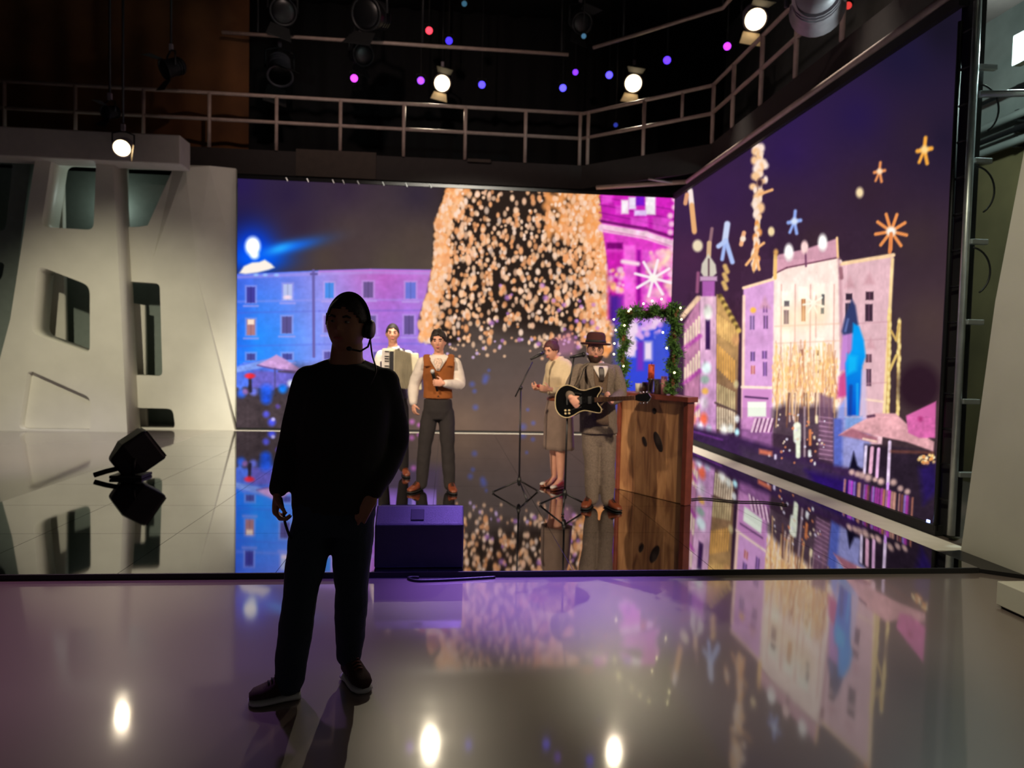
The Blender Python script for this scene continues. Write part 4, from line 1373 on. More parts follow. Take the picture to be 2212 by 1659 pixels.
# counter: front runs from A (left) to B (right), nearer at the right
A = at(1328, 1056, z=SZ)
Bp = at(1479, 1093, z=SZ)
dx = (Bp - A)
dx.z = 0
W_ = dx.length
ux = dx.normalized()
uy = Vector((-ux.y, ux.x, 0))
HC = 1.135
ct = thing('bar_counter', (A + Bp) / 2, 'wooden bar counter with rustic grained front panel and red brown frame', 'counter')


def cbox(x0, x1, y0, y1, z0, z1, name, m, bevel=0.004, parent=None):
    f = lambda x, y, z: A + ux * x + uy * y + Vector((0, 0, z))
    return MB().hexa([f(x0, y0, z0), f(x1, y0, z0), f(x1, y1, z0), f(x0, y1, z0)], [f(x0, y0, z1), f(x1, y0, z1), f(x1, y1, z1), f(x0, y1, z1)]).build(name, m, parent or ct, bevel=bevel)


DL, DR = 0.46, 0.10           # depth at the left and at the right end


def cpt(x, y, z):
    return A + ux * x + uy * y + Vector((0, 0, z))


def slabpoly(pts, z0, z1, name, m, bevel=0.004):
    return MB().prism([cpt(x, y, z0) for x, y in pts], (0, 0, z1 - z0)).build(name, m, ct, bevel=bevel)


slabpoly([(-0.03, -0.04), (W_ + 0.03, -0.04), (W_ + 0.03, DR + 0.02), (-0.03, DL + 0.02)], HC - 0.055, HC, 'counter_top', M_mahog)
slabpoly([(W_ - 0.06, 0.0), (W_, 0.0), (W_, DR), (W_ - 0.06, DR + 0.02)], 0.002, HC - 0.056, 'end_panel', M_mahog)
slabpoly([(0.0, 0.0), (0.045, 0.0), (0.045, DL - 0.02), (0.0, DL)], 0.002, HC - 0.056, 'end_panel', M_mahog)
slabpoly([(0.046, DL - 0.05), (W_ - 0.061, DR), (W_ - 0.061, DR + 0.018), (0.046, DL - 0.03)], 0.004, HC - 0.057, 'rear_panel', M_mahog, 0)
npl = 4
for k in range(npl):
    a0 = 0.047 + (W_ - 0.109) * k / npl
    a1 = 0.047 + (W_ - 0.109) * (k + 1) / npl - 0.002
    cbox(a0, a1, 0.03 + 0.002 * (k % 2), 0.06, 0.004, HC - 0.057, 'front_plank', M_wood, 0.002)
for x, z, rx, rz in ((0.62, 0.62, 0.05, 0.12), (0.42, 0.60, 0.03, 0.06), (0.55, 0.95, 0.03, 0.035)):
    c = A + ux * x + uy * 0.029 + Vector((0, 0, z))
    Rm = Matrix((ux, uy, Vector((0, 0, 1)))).transposed() @ Matrix.Rotation(-0.5, 3, 'Y')
    MB().ball(c, (rx, 0.006, rz), R=Rm).build('wood_knot', M_knot, ct, True)
ZC = SZ + HC


def on_counter(x, y, z=0.0):
    return Vector((A.x, A.y, 0)) + ux * x + uy * y + Vector((0, 0, ZC + z))


# garland arch on the counter
GY = 0.05
M_needle = mat('fir_needles', (74, 114, 46), 0.7, var=0.5, scale=20)
M_rough = mat('rough_brown_timber', (112, 68, 42), 0.8, var=0.25, scale=20)
M_bulb = emis('warm_fairy_bulb', (255, 240, 170), 7.0)
ga = thing('garland_arch', on_counter(W_ * 0.5, GY), 'green fir garland with fairy lights wound round a wooden arch on the counter', 'garland')
xl, xr_, hh = 0.02, 0.78, 0.90
for x in (xl, xr_):
    MB().tube([on_counter(x, GY), on_counter(x, GY, hh)], 0.022, 8).build('post', M_rough, ga)
MB().tube([on_counter(xl - 0.03, GY, hh), on_counter(xr_ + 0.03, GY, hh)], 0.022, 8).build('crossbar', M_rough, ga)
path = []
for k in range(60):
    t = k / 59
    if t < 0.36:
        path.append((xl, 0.02 + (hh - 0.02) * t / 0.36, 0))
    elif t < 0.64:
        path.append((xl + (xr_ - xl) * (t - 0.36) / 0.28, hh, 1))
    else:
        path.append((xr_, hh - (hh - 0.02) * (t - 0.64) / 0.36, 2))
vs, fs = [], []
gr = random.Random(5)
for k in range(16000):
    i = gr.uniform(0, 58.99) if k % 9 else random.choice([20.9, 21.1, 37.9, 38.1]) + gr.uniform(-0.9, 0.9)
    a_, b_ = path[int(i)], path[int(i) + 1]
    f_ = i - int(i)
    x, z = a_[0] + (b_[0] - a_[0]) * f_, a_[1] + (b_[1] - a_[1]) * f_
    seg = a_[2]
    ang = i * 1.05
    rad = 0.034 if seg == 1 else 0.03
    off = (math.cos(ang) * rad, math.sin(ang) * rad)
    th = gr.uniform(0, 2 * PI)
    ph = gr.uniform(-1, 1)
    rr = abs(gr.gauss(0, 0.036))
    n_ = Vector((math.cos(th) * math.sqrt(1 - ph * ph), math.sin(th) * math.sqrt(1 - ph * ph), ph))
    if seg == 1:
        c = on_counter(x, GY + off[0], z + off[1]) + n_ * rr
    else:
        c = on_counter(x + off[0], GY + off[1], z) + n_ * rr
    if c.z < ZC + 0.012:
        continue
    d = (n_ + Vector((gr.uniform(-1, 1), gr.uniform(-1, 1), gr.uniform(-1, 1))) * 0.7).normalized() * gr.uniform(0.022, 0.045)
    w = d.cross(Vector((gr.uniform(-1, 1), gr.uniform(-1, 1), gr.uniform(-1, 1)))).normalized() * 0.007
    if (c + d).z < ZC + 0.004:
        continue
    o_ = len(vs)
    vs += [c - w, c + w, c + d]
    fs.append((o_, o_ + 1, o_ + 2))
g = MB()
g.v, g.f = [Vector(v) for v in vs], fs
me = bpy.data.meshes.new('foliage')
me.from_pydata([tuple(v - ORG[ga.name]) for v in g.v], [], g.f)
fo = add_mesh('foliage', me, M_needle, ga)
fo['kind'] = 'stuff'
for (x, y) in ((1326, 690), (1330, 713), (1327, 742), (1347, 791), (1326, 765), (1358, 672), (1390, 656), (1409, 650), (1429, 646), (1470, 665), (1472, 690), (1440, 752), (1432, 718), (1457, 805), (1349, 703), (1362, 668)):
    rd = at(x, y, Y=1.0) - CAM
    q0 = on_counter(0, GY - 0.07)
    p = CAM + rd * ((q0 - CAM).dot(uy) / rd.dot(uy))
    MB().ball(p, 0.0105, 10, 7).build('fairy_bulb', M_bulb, ga, True)

# things on the counter
M_candle = mat('orange_red_wax', (206, 84, 52), 0.6, emit=(220, 80, 40), estr=0.12)
M_tin = mat('pewter', (120, 112, 100), 0.4, 0.6)
M_paper = mat('white_enamel', (206, 200, 188), 0.6)
M_pinkw = mat('pink_enamel', (206, 140, 140), 0.5)
c = on_counter(0.42, 0.10)
cn = thing('pillar_candle', c, 'orange red pillar candle on a grey metal holder', 'candle')
MB().lathe([(0.0, 0.055), (0.01, 0.055), (0.02, 0.03), (0.14, 0.03), (0.15, 0.045), (0.165, 0.045)], c, (0, 0, 1)).build('holder', M_tin, cn, True)
MB().lathe([(0.166, 0.036), (0.32, 0.036), (0.325, 0.03)], c, (0, 0, 1)).build('wax', M_candle, cn, True)
MB().tube([c + Vector((0, 0, 0.322)), c + Vector((0.004, 0, 0.345))], 0.003, 6).build('wick', M_black, cn)


def mug(x, y, r, h, m, label, name='mug', cat='mug'):
    c = on_counter(x, y)
    t = thing(name, c, label, cat)
    MB().lathe([(0.001, r * 0.9), (h, r), (h, r * 0.88), (h * 0.2, r * 0.82)], c, (0, 0, 1), 20).build('cup', m, t, True)
    pts = [c + ux * (r * 0.95 + 0.6 * r * math.sin(a_)) + Vector((0, 0, h * 0.5 + h * 0.3 * math.cos(a_))) for a_ in np.linspace(0.1, PI - 0.1, 9)]
    MB().tube(pts, r * 0.13, 8).build('handle', m, t, True)


mug(0.19, 0.17, 0.058, 0.10, M_paper, 'white mug at the left end of the counter')
mug(0.31, 0.14, 0.045, 0.12, M_tin, 'grey metal mug left of the candle')
mug(0.55, 0.08, 0.05, 0.165, M_tin, 'tall grey metal tankard right of the candle')
mug(0.66, 0.05, 0.035, 0.20, M_pinkw, 'slim pink cup right of the tankard', 'cup', 'cup')

# wedge monitor at the stage front
mw0, mw1 = at(808, 1236, Y=4.95), at(1000, 1236, Y=4.95)
mx0, mx1 = mw0.x, mw1.x
zt = SZ
z1, z2 = at(900, 1132, Y=4.98).z, at(900, 1090, Y=5.1).z
mon = thing('monitor_speaker', ((mx0 + mx1) / 2, 5.15, zt), 'black wedge floor monitor speaker at the front edge of the stage', 'speaker')
prof = [(4.94, zt + 0.001), (4.95, z1), (5.09, z2), (5.46, zt + 0.16), (5.46, zt + 0.001)]
MB().prism([(mx0, y, z) for y, z in prof], (mx1 - mx0, 0, 0)).build('cabinet', mat('textured_black_paint', (30, 29, 33), 0.5, bump=0.3, bscale=250), mon, bevel=0.012)
e1, e2 = Vector((0, 4.95, z1)), Vector((0, 5.09, z2))
mid = (e1 + e2) / 2
nrm = Vector((0, -(e2 - e1).z, (e2 - e1).y)).normalized()
hx = at(902, 1112, Y=5.02).x
MB().box(Vector((hx, mid.y, mid.z)) + nrm * 0.001, (0.095, (e2 - e1).length * 0.55, 0.012), Matrix.Rotation(math.atan2((e2 - e1).z, (e2 - e1).y), 3, 'X')).build('handle_recess', M_black, mon, bevel=0.004)
fr1, fr2 = Vector((0, 5.115, z2 - 0.015)), Vector((0, 5.44, zt + 0.185))
fm = (fr1 + fr2) / 2
fn = Vector((0, -(fr2 - fr1).z, (fr2 - fr1).y)).normalized()
MB().box(Vector(((mx0 + mx1) / 2, fm.y, fm.z)) + fn * 0.006, (mx1 - mx0 - 0.06, (fr2 - fr1).length, 0.01), Matrix.Rotation(math.atan2((fr2 - fr1).z, (fr2 - fr1).y), 3, 'X')).build('grille', M_dark, mon)
for sx in (mx0 + 0.08, mx1 - 0.08):
    MB().box((sx, 5.2, zt + 0.0015), (0.06, 0.3, 0.002)).build('rubber_foot', M_black, mon)

# cables
def cable(name, pts, r, label):
    n = len(pts)
    out = []
    for i in range(n - 1):
        p0, p1, p2_, p3 = pts[max(i - 1, 0)], pts[i], pts[i + 1], pts[min(i + 2, n - 1)]
        for k in range(8):
            t = k / 8
            out.append(0.5 * ((2 * p1) + (p2_ - p0) * t + (2 * p0 - 5 * p1 + 4 * p2_ - p3) * t * t + (3 * p1 - p0 - 3 * p2_ + p3) * t ** 3))
    out.append(pts[-1])
    o = MB().tube(out, r, 8).build(name, M_plastic, None, True)
    return tag(o, label, 'cable')


cr = 0.009
f0 = lambda x, y: at(x, y, z=cr + 0.001)
cable('cable', [f0(905, 1247), f0(890, 1246.5), f0(882, 1249), f0(900, 1254), f0(950, 1253), f0(1020, 1249.5), f0(1070, 1246.5)], cr, 'black cable looping on the pale floor before the monitor speaker')
s0 = lambda x, y: at(x, y, z=SZ + cr + 0.001)
cable('cable', [s0(1494, 1078), s0(1520, 1076), s0(1560, 1080), s0(1600, 1083), s0(1650, 1084), s0(1700, 1090)], 0.008, 'thin black cable on the stage right of the counter')

# floor lamp at the left of the stage
fl = at(283, 1030, z=SZ)
fx = thing('floor_wash_light', (fl.x, fl.y, SZ), 'dark tilted wash light standing on the stage at the left', 'stage light')
base = Vector((fl.x, fl.y, SZ))
d = Vector((0.62, 0.38, 0.50)).normalized()
a_, b_, d = frame(d)
cc = base + Vector((0.02, 0, 0.25))
Rm = Matrix((a_, b_, d)).transposed()
bw_ = MB()
r0 = 0.205
bw_.add([cc + Rm @ Vector(v) for v in [(-r0, -r0, 0.26), (r0, -r0, 0.26), (r0, r0, 0.26), (-r0, r0, 0.26), (-r0, -r0, -0.02), (r0, -r0, -0.02), (r0, r0, -0.02), (-r0, r0, -0.02), (-r0 * 0.55, -r0 * 0.55, -0.22), (r0 * 0.55, -r0 * 0.55, -0.22), (r0 * 0.55, r0 * 0.55, -0.22), (-r0 * 0.55, r0 * 0.55, -0.22)]],
        [(0, 1, 2, 3), (0, 4, 5, 1), (1, 5, 6, 2), (2, 6, 7, 3), (3, 7, 4, 0), (4, 8, 9, 5), (5, 9, 10, 6), (6, 10, 11, 7), (7, 11, 8, 4), (11, 10, 9, 8)])
bw_.v = [v * 1.0 for v in bw_.v]
hd = bw_.build('housing', mat('aubergine_black_plastic', (34, 26, 32), 0.5), fx, bevel=0.03)
lo_z = min(v.z for v in bw_.v)
MB().box(cc + d * 0.262, (r0 * 1.8, r0 * 1.8, 0.02), Rm).build('front_glass', M_blackgloss, fx)
hp = cc - d * 0.16 - Vector((0.02, 0, 0.05))
MB().tube([hp, hp + Vector((-0.12, -0.03, -0.03)), hp + Vector((-0.24, -0.05, -0.07))], 0.03, 8).build('handle', M_plastic, fx, True)
MB().box(base + Vector((0, 0, 0.02)), (0.36, 0.3, 0.036)).build('foot_plate', M_plastic, fx, bevel=0.008)
for s in (-1, 1):
    MB().tube([base + a_ * s * 0.16 + Vector((0, 0, 0.03)), cc + a_ * s * 0.215 - d * 0.02], 0.018, 8).build('bracket', M_plastic, fx, True)


# microphone stands
def mic_stand(foot, top, boom, label, yaw=0.0):
    t = thing('microphone_stand', foot, label, 'microphone stand')
    hub = foot + Vector((0, 0, 0.16))
    MB().tube([foot + Vector((0, 0, 0.10)), top], [0.011, 0.009], 10).build('pole', M_plastic, t, True)
    MB().lathe([(0, 0.02), (0.05, 0.024), (0.09, 0.016)], hub - Vector((0, 0, 0.05)), (0, 0, 1), 14).build('hub', M_plastic, t, True)
    for k in range(3):
        a_ = yaw + 2 * PI * k / 3
        e = foot + Vector((math.cos(a_) * 0.29, math.sin(a_) * 0.29, 0.014))
        lg = MB().tube([hub, e], 0.010, 8).build('leg', M_plastic, t, True)
        MB().ball(e + Vector((0, 0, 0.0)), (0.016, 0.016, 0.0125), 10, 7).build('rubber_foot', M_black, lg, True)
    b0, b1 = boom
    MB().tube([b0, b1], 0.008, 8).build('boom', M_plastic, t, True)
    MB().ball(top, 0.022, 10, 7).build('joint', M_plastic, t, True)
    return t


def hand_mic(p0, p1, label, head=mat('silver_mesh', (196, 196, 196), 0.4, 0.3)):
    """p0 grille end, p1 cable end"""
    p0, p1 = Vector(p0), Vector(p1)
    d = (p1 - p0).normalized()
    t = thing('microphone', p0, label, 'microphone')
    MB().ball(p0, (0.024, 0.024, 0.026)).build('grille', head, t, True)
    MB().lathe([(0.015, 0.021), (0.03, 0.02), ((p1 - p0).length, 0.011)], p0, d, 14).build('handle', M_plastic, t, True)
    return t


f1 = at(1121, 1069, z=SZ)
tp = at(1126, 852, Y=f1.y)
m1 = (at(1112, 858, Y=f1.y), at(1155, 783, Y=f1.y + 0.12))
mic_stand(f1, at(1125, 838, Y=f1.y), (at(1113, 857, Y=f1.y), at(1150, 782, Y=f1.y + 0.10)), 'black boom microphone stand in front of the woman in the cream sweater', 0.7)
hand_mic(at(1172, 763, Y=f1.y + 0.2), at(1147, 776, Y=f1.y + 0.08), 'microphone on the boom stand pointing at the woman', M_plastic)
f2 = at(1219, 1100, z=SZ)
mic_stand(f2, at(1227, 850, Y=f2.y), (at(1224, 862, Y=f2.y), at(1240, 772, Y=f2.y - 0.02)), 'black microphone stand between the woman and the guitarist', 0.3)
hand_mic(at(1260, 766, Y=f2.y + 0.02), at(1232, 772, Y=f2.y - 0.06), 'microphone on the stand in front of the guitarist', M_plastic)
# ------------------------------------------------------------------ people
def rotz(a):
    return Matrix.Rotation(a, 3, 'Z')


def head_point(u, s, wide=1.0, jaw=1.0):
    """unit direction -> point on the head, front is -Y"""
    x, y, z = u
    px, py, pz = x * 0.077 * wide, y * 0.097, z * 0.122
    if z < 0.1:
        q = min(1.0, (0.1 - z) / 1.1)
        px *= 1 - 0.22 * q * jaw
        if y > 0:
            py *= 1 - 0.45 * q
        else:
            py *= 1 - 0.02 * q
    if y < 0:
        py *= 0.95
        g = lambda cx, cz, sx, sz: math.exp(-((x - cx) / sx) ** 2 - ((z - cz) / sz) ** 2)
        d = 0.022 * g(0, -0.17, 0.15, 0.12) + 0.010 * g(0, 0.02, 0.09, 0.16)          # nose
        d -= 0.010 * (g(0.38, 0.10, 0.17, 0.12) + g(-0.38, 0.10, 0.17, 0.12))           # eye sockets
        d += 0.005 * g(0, 0.27, 0.6, 0.09)                                              # brow
        d += 0.006 * g(0, -0.46, 0.26, 0.09) - 0.005 * g(0, -0.60, 0.3, 0.06)           # lips
        d += 0.010 * g(0, -0.80, 0.28, 0.16)                                            # chin
        d += 0.004 * (g(0.55, -0.15, 0.2, 0.2) + g(-0.55, -0.15, 0.2, 0.2))             # cheeks
        py -= d
    return Vector((px, py, pz)) * s


def head_grid(s, n=44, m=34, wide=1.0, jaw=1.0):
    out = []
    for i in range(m + 1):
        ph = PI * i / m
        out.append([((math.sin(ph) * math.cos(2 * PI * k / n), math.sin(ph) * math.sin(2 * PI * k / n), math.cos(ph))) for k in range(n)])
    return out


class Head:
    def __init__(s, c, yaw=0.0, pitch=0.0, tilt=0.0, scale=1.0, wide=1.0, jaw=1.0):
        s.c = Vector(c)
        s.R = rotz(yaw) @ Matrix.Rotation(pitch, 3, 'X') @ Matrix.Rotation(tilt, 3, 'Y')
        s.s, s.wide, s.jaw = scale, wide, jaw

    def w(s, p):
        return s.c + s.R @ (Vector(p) * s.s)

    def surf(s, u, off=0.0):
        p = head_point(u, 1.0, s.wide, s.jaw)
        return s.w(p + Vector(u).normalized() * off)

    def volume(s, mb):
        n, m = 44, 34
        G = head_grid(1, n, m)
        vs, fs = [], []
        for row in G[1:-1]:
            vs += [s.surf(u) for u in row]
        vs += [s.surf((0, 0, 1)), s.surf((0, 0, -1))]
        T, Bt = len(vs) - 2, len(vs) - 1
        for i in range(m - 2):
            for k in range(n):
                k2 = (k + 1) % n
                fs.append((i * n + k, (i + 1) * n + k, (i + 1) * n + k2, i * n + k2))
        for k in range(n):
            fs.append((T, k, (k + 1) % n))
            fs.append((Bt, (m - 2) * n + (k + 1) % n, (m - 2) * n + k))
        mb.add(vs, fs)
        for sx in (-1, 1):
            mb.ball(s.w((sx * 0.076 * s.wide, 0.012, -0.004)), (0.010 * s.s, 0.021 * s.s, 0.031 * s.s), 12, 8, s.R @ Matrix.Rotation(sx * 0.35, 3, 'Z'))

    def cap(s, name, keep, off, m_, parent, thick=0.012):
        """hair: the part of the scalp where keep(u) holds"""
        n, m = 44, 34
        G = head_grid(1, n, m)
        idx, vs, fs = {}, [], []
        for i in range(1, m):
            for k in range(n):
                idx[(i, k)] = len(vs)
                vs.append(s.surf(G[i][k], off(G[i][k]) if callable(off) else off))
        top = len(vs)
        vs.append(s.surf((0, 0, 1), off((0, 0, 1)) if callable(off) else off))
        for i in range(1, m - 1):
            for k in range(n):
                k2 = (k + 1) % n
                us = [G[i][k], G[i + 1][k], G[i + 1][k2], G[i][k2]]
                if all(keep(u) for u in us):
                    fs.append((idx[(i, k)], idx[(i + 1, k)], idx[(i + 1, k2)], idx[(i, k2)]))
        for k in range(n):
            fs.append((top, idx[(1, k)], idx[(1, (k + 1) % n)]))
        used = sorted({v for f in fs for v in f})
        mp = {v: i for i, v in enumerate(used)}
        o = MB().add([vs[v] for v in used], [tuple(mp[v] for v in f) for f in fs]).build(name, m_, parent, True)
        md = o.modifiers.new('thickness', 'SOLIDIFY')
        md.thickness = thick
        md.offset = -1
        return o

    def face(s, parent, brow=M_hairdk, lip=M_lip):
        for sx in (-1, 1):
            e = MB().ball(s.w((sx * 0.030, -0.0815, 0.012)), (0.0110 * s.s, 0.010 * s.s, 0.0060 * s.s), 12, 8, s.R).build('eye', M_eyew, parent, True)
            MB().ball(s.w((sx * 0.030, -0.0895, 0.012)), 0.0052 * s.s, 10, 7, s.R).build('pupil', M_pupil, e, True)
            MB().tube([s.w((sx * 0.016, -0.0935, 0.031)), s.w((sx * 0.032, -0.093, 0.036)), s.w((sx * 0.048, -0.085, 0.031))], [0.0042 * s.s, 0.0052 * s.s, 0.0035 * s.s], 8).build('eyebrow', brow, parent, True)
        MB().ball(s.w((0, -0.0955, -0.056)), (0.023 * s.s, 0.006 * s.s, 0.0065 * s.s), 14, 8, s.R).build('mouth', lip, parent, True)


def limb(mb, pts, rads, steps=6, n=16):
    """tapered limb through the joints with rounded joints"""
    P = [Vector(p) for p in pts]
    out, rr = [], []
    for i in range(len(P) - 1):
        for k in range(steps):
            t = k / steps
            out.append(P[i].lerp(P[i + 1], t))
            bulge = 1 + 0.07 * math.sin(PI * t)
            rr.append((rads[i] + (rads[i + 1] - rads[i]) * t) * bulge)
    out.append(P[-1])
    rr.append(rads[-1])
    for _ in range(2):
        o2 = [v.copy() for v in out]
        for i in range(1, len(out) - 1):
            o2[i] = (out[i - 1] + out[i] * 2 + out[i + 1]) / 4
        out = o2
    mb.tube(out, rr, n)
    mb.ball(out[0], rads[0])
    mb.ball(out[-1], rads[-1])


def hand(mb, wrist, d, nrm, side, curl=0.5, s=1.0, spread=1.0, thumb_in=0.4):
    """wrist point, finger direction, palm normal (fingers curl towards it), thumb side"""
    d = Vector(d).normalized()
    nrm = Vector(nrm)
    nrm = (nrm - d * nrm.dot(d)).normalized()
    t = Vector(side)
    t = (t - d * t.dot(d) - nrm * t.dot(nrm)).normalized()
    w = Vector(wrist)
    R = Matrix((t, nrm, d)).transposed()
    mb.ball(w + d * 0.045 * s, (0.041 * s, 0.017 * s, 0.055 * s), 16, 10, R)
    mb.ball(w + d * 0.070 * s, (0.041 * s, 0.015 * s, 0.030 * s), 16, 10, R)
    mb.ball(w + d * 0.005 * s, (0.028 * s, 0.02 * s, 0.025 * s), 14, 8, R)
    for k, (o, L) in enumerate(((0.031, 0.074), (0.0105, 0.083), (-0.0105, 0.078), (-0.031, 0.060))):
        p = w + d * (0.086 - abs(o) * 0.18) * s + t * o * s
        f = (d + t * (o * 1.6 * spread)).normalized()
        pts, rr = [p - f * 0.02 * s, p], [0.0098 * s, 0.0096 * s]
        ang = 0.0
        for q, fr in enumerate((0.42, 0.32, 0.26)):
            ang += curl * (1.0 if q else 0.8)
            dirv = f * math.cos(ang) + nrm * math.sin(ang)
            p = p + dirv * L * fr * s
            pts.append(p)
            rr.append((0.0090 - 0.0010 * q) * s)
        mb.tube(pts, rr, 10)
        mb.ball(pts[-1], rr[-1], 10, 7)
        for v, r in zip(pts[1:-1], rr[1:-1]):
            mb.ball(v, r, 10, 7)
    p = w + d * 0.022 * s + t * 0.030 * s
    d1 = (d * 0.62 + t * 0.75 + nrm * thumb_in).normalized()
    d2 = (d * 0.9 + t * 0.25 + nrm * (thumb_in + 0.35)).normalized()
    pts = [p - d1 * 0.012 * s, p + d1 * 0.036 * s, p + d1 * 0.036 * s + d2 * 0.034 * s]
    mb.tube(pts, [0.0125 * s, 0.0108 * s, 0.0085 * s], 10)
    mb.ball(pts[1], 0.0108 * s, 10, 7)
    mb.ball(pts[2], 0.0085 * s, 10, 7)


def shoe(heel, toe, wd, m_up, m_sole, parent, high=0.10, sole=0.026, lace=None, toecap=None, heel_h=0.0):
    heel, toe = Vector(heel), Vector(toe)
    d = toe - heel
    d.z = 0
    L = d.length
    d.normalize()
    s = Vector((-d.y, d.x, 0))
    up_ = Vector((0, 0, 1))

    def section(t, w, z0, z1, n=14):
        c = heel + d * (L * t)
        out = []
        for k in range(n):
            a = 2 * PI * k / n
            cx, cz = math.cos(a), math.sin(a)
            x = w * math.copysign(abs(cx) ** 0.75, cx)
            z = (z0 + z1) / 2 + (z1 - z0) / 2 * math.copysign(abs(cz) ** 0.85, cz)
            out.append(Vector((c.x, c.y, heel.z)) + s * x + up_ * z)
        return out

    def stack(secs, name, m_, par):
        mb = MB()
        vs = [v for q in secs for v in q]
        n = len(secs[0])
        fs = []
        for i in range(len(secs) - 1):
            for k in range(n):
                k2 = (k + 1) % n
                fs.append((i * n + k, i * n + k2, (i + 1) * n + k2, (i + 1) * n + k))
        fs += [tuple(reversed(range(n))), tuple((len(secs) - 1) * n + k for k in range(n))]
        return mb.add(vs, fs).build(name, m_, par, True)

    w = wd / 2
    z = sole - 0.004
    sh = stack([section(0.0, w * 0.45, z, z + high * 0.7), section(0.05, w * 0.72, z, z + high), section(0.28, w * 0.78, z, z + high * 1.02), section(0.42, w * 0.84, z, z + high * 0.86), section(0.58, w * 0.96, z, z + high * 0.60), section(0.74, w * 1.0, z, z + high * 0.47), section(0.90, w * 0.80, z, z + high * 0.38), section(0.985, w * 0.42, z, z + high * 0.22)], 'shoe', m_up, parent)
    h0 = 0.001
    stack([section(-0.01, w * 0.5, h0, sole), section(0.04, w * 0.8, h0, sole), section(0.3, w * 0.82, h0 + heel_h, sole), section(0.6, w * 1.03, h0, sole * 0.95), section(0.76, w * 1.06, h0, sole * 0.9), section(0.92, w * 0.85, h0, sole * 0.9), section(1.0, w * 0.42, h0 + 0.004, sole * 0.9)], 'sole', m_sole, sh)
    if toecap:
        stack([section(0.72, w * 1.02, z + 0.002, z + high * 0.5), section(0.90, w * 0.83, z + 0.002, z + high * 0.41), section(0.99, w * 0.45, z + 0.002, z + high * 0.25)], 'toe_cap', toecap, sh)
    if lace:
        for k in range(4):
            t = 0.42 + k * 0.065
            c = heel + d * (L * t)
            zz = heel.z + z + high * (0.88 - k * 0.10)
            MB().tube([Vector((c.x, c.y, zz)) + s * w * 0.4, Vector((c.x, c.y, zz + 0.008)), Vector((c.x, c.y, zz)) - s * w * 0.4], 0.004, 6).build('lace', lace, sh, True)
    return sh


def torso_ring(secs, z):
    for (c0, a0, b0, y0), (c1, a1, b1, y1) in zip(secs[:-1], secs[1:]):
        if c0[2] <= z <= c1[2] or c1[2] <= z <= c0[2]:
            t = (z - c0[2]) / (c1[2] - c0[2])
            return Vector(c0).lerp(Vector(c1), t), a0 + (a1 - a0) * t, b0 + (b1 - b0) * t, y0 + (y1 - y0) * t
    c, a, b, y = secs[0] if abs(z - secs[0][0][2]) < abs(z - secs[-1][0][2]) else secs[-1]
    return Vector(c), a, b, y


def patch(secs, outline, off, name, m_, parent, thick=0.006, rows=10, cols=9):
    """cloth piece lying on the chest: outline = list of (z, left angle, right angle); angle 0 = front"""
    vs, fs = [], []
    zs = [o[0] for o in outline]
    for i in range(rows):
        z = zs[0] + (zs[-1] - zs[0]) * i / (rows - 1)
        l = float(np.interp(z, sorted(zs), [o[1] for o in sorted(outline)]))
        r = float(np.interp(z, sorted(zs), [o[2] for o in sorted(outline)]))
        c, a, b, yw = torso_ring(secs, z)
        for k in range(cols):
            t = l + (r - l) * k / (cols - 1)
            x, y = (a + off) * math.sin(t), -(b + off) * math.cos(t)
            vs.append(Vector((c.x, c.y, z)) + Vector((x * math.cos(yw) - y * math.sin(yw), x * math.sin(yw) + y * math.cos(yw), 0)))
    for i in range(rows - 1):
        for k in range(cols - 1):
            fs.append((i * cols + k, i * cols + k + 1, (i + 1) * cols + k + 1, (i + 1) * cols + k))
    o = MB().add(vs, fs).build(name, m_, parent, True)
    md = o.modifiers.new('thickness', 'SOLIDIFY')
    md.thickness = thick
    md.offset = 0
    return o


def inflate(secs, d):
    return [(c, a + d, b + d, y) for c, a, b, y in secs]


def short_hair(u):
    x, y, z = u
    if y < -0.15:
        lim = 0.48 + 0.05 * math.sin(11 * x) - 0.40 * min(1, max(0, (abs(x) - 0.45) / 0.35))
        return z > lim
    return z > (-0.05 if y < 0.2 else -0.42)


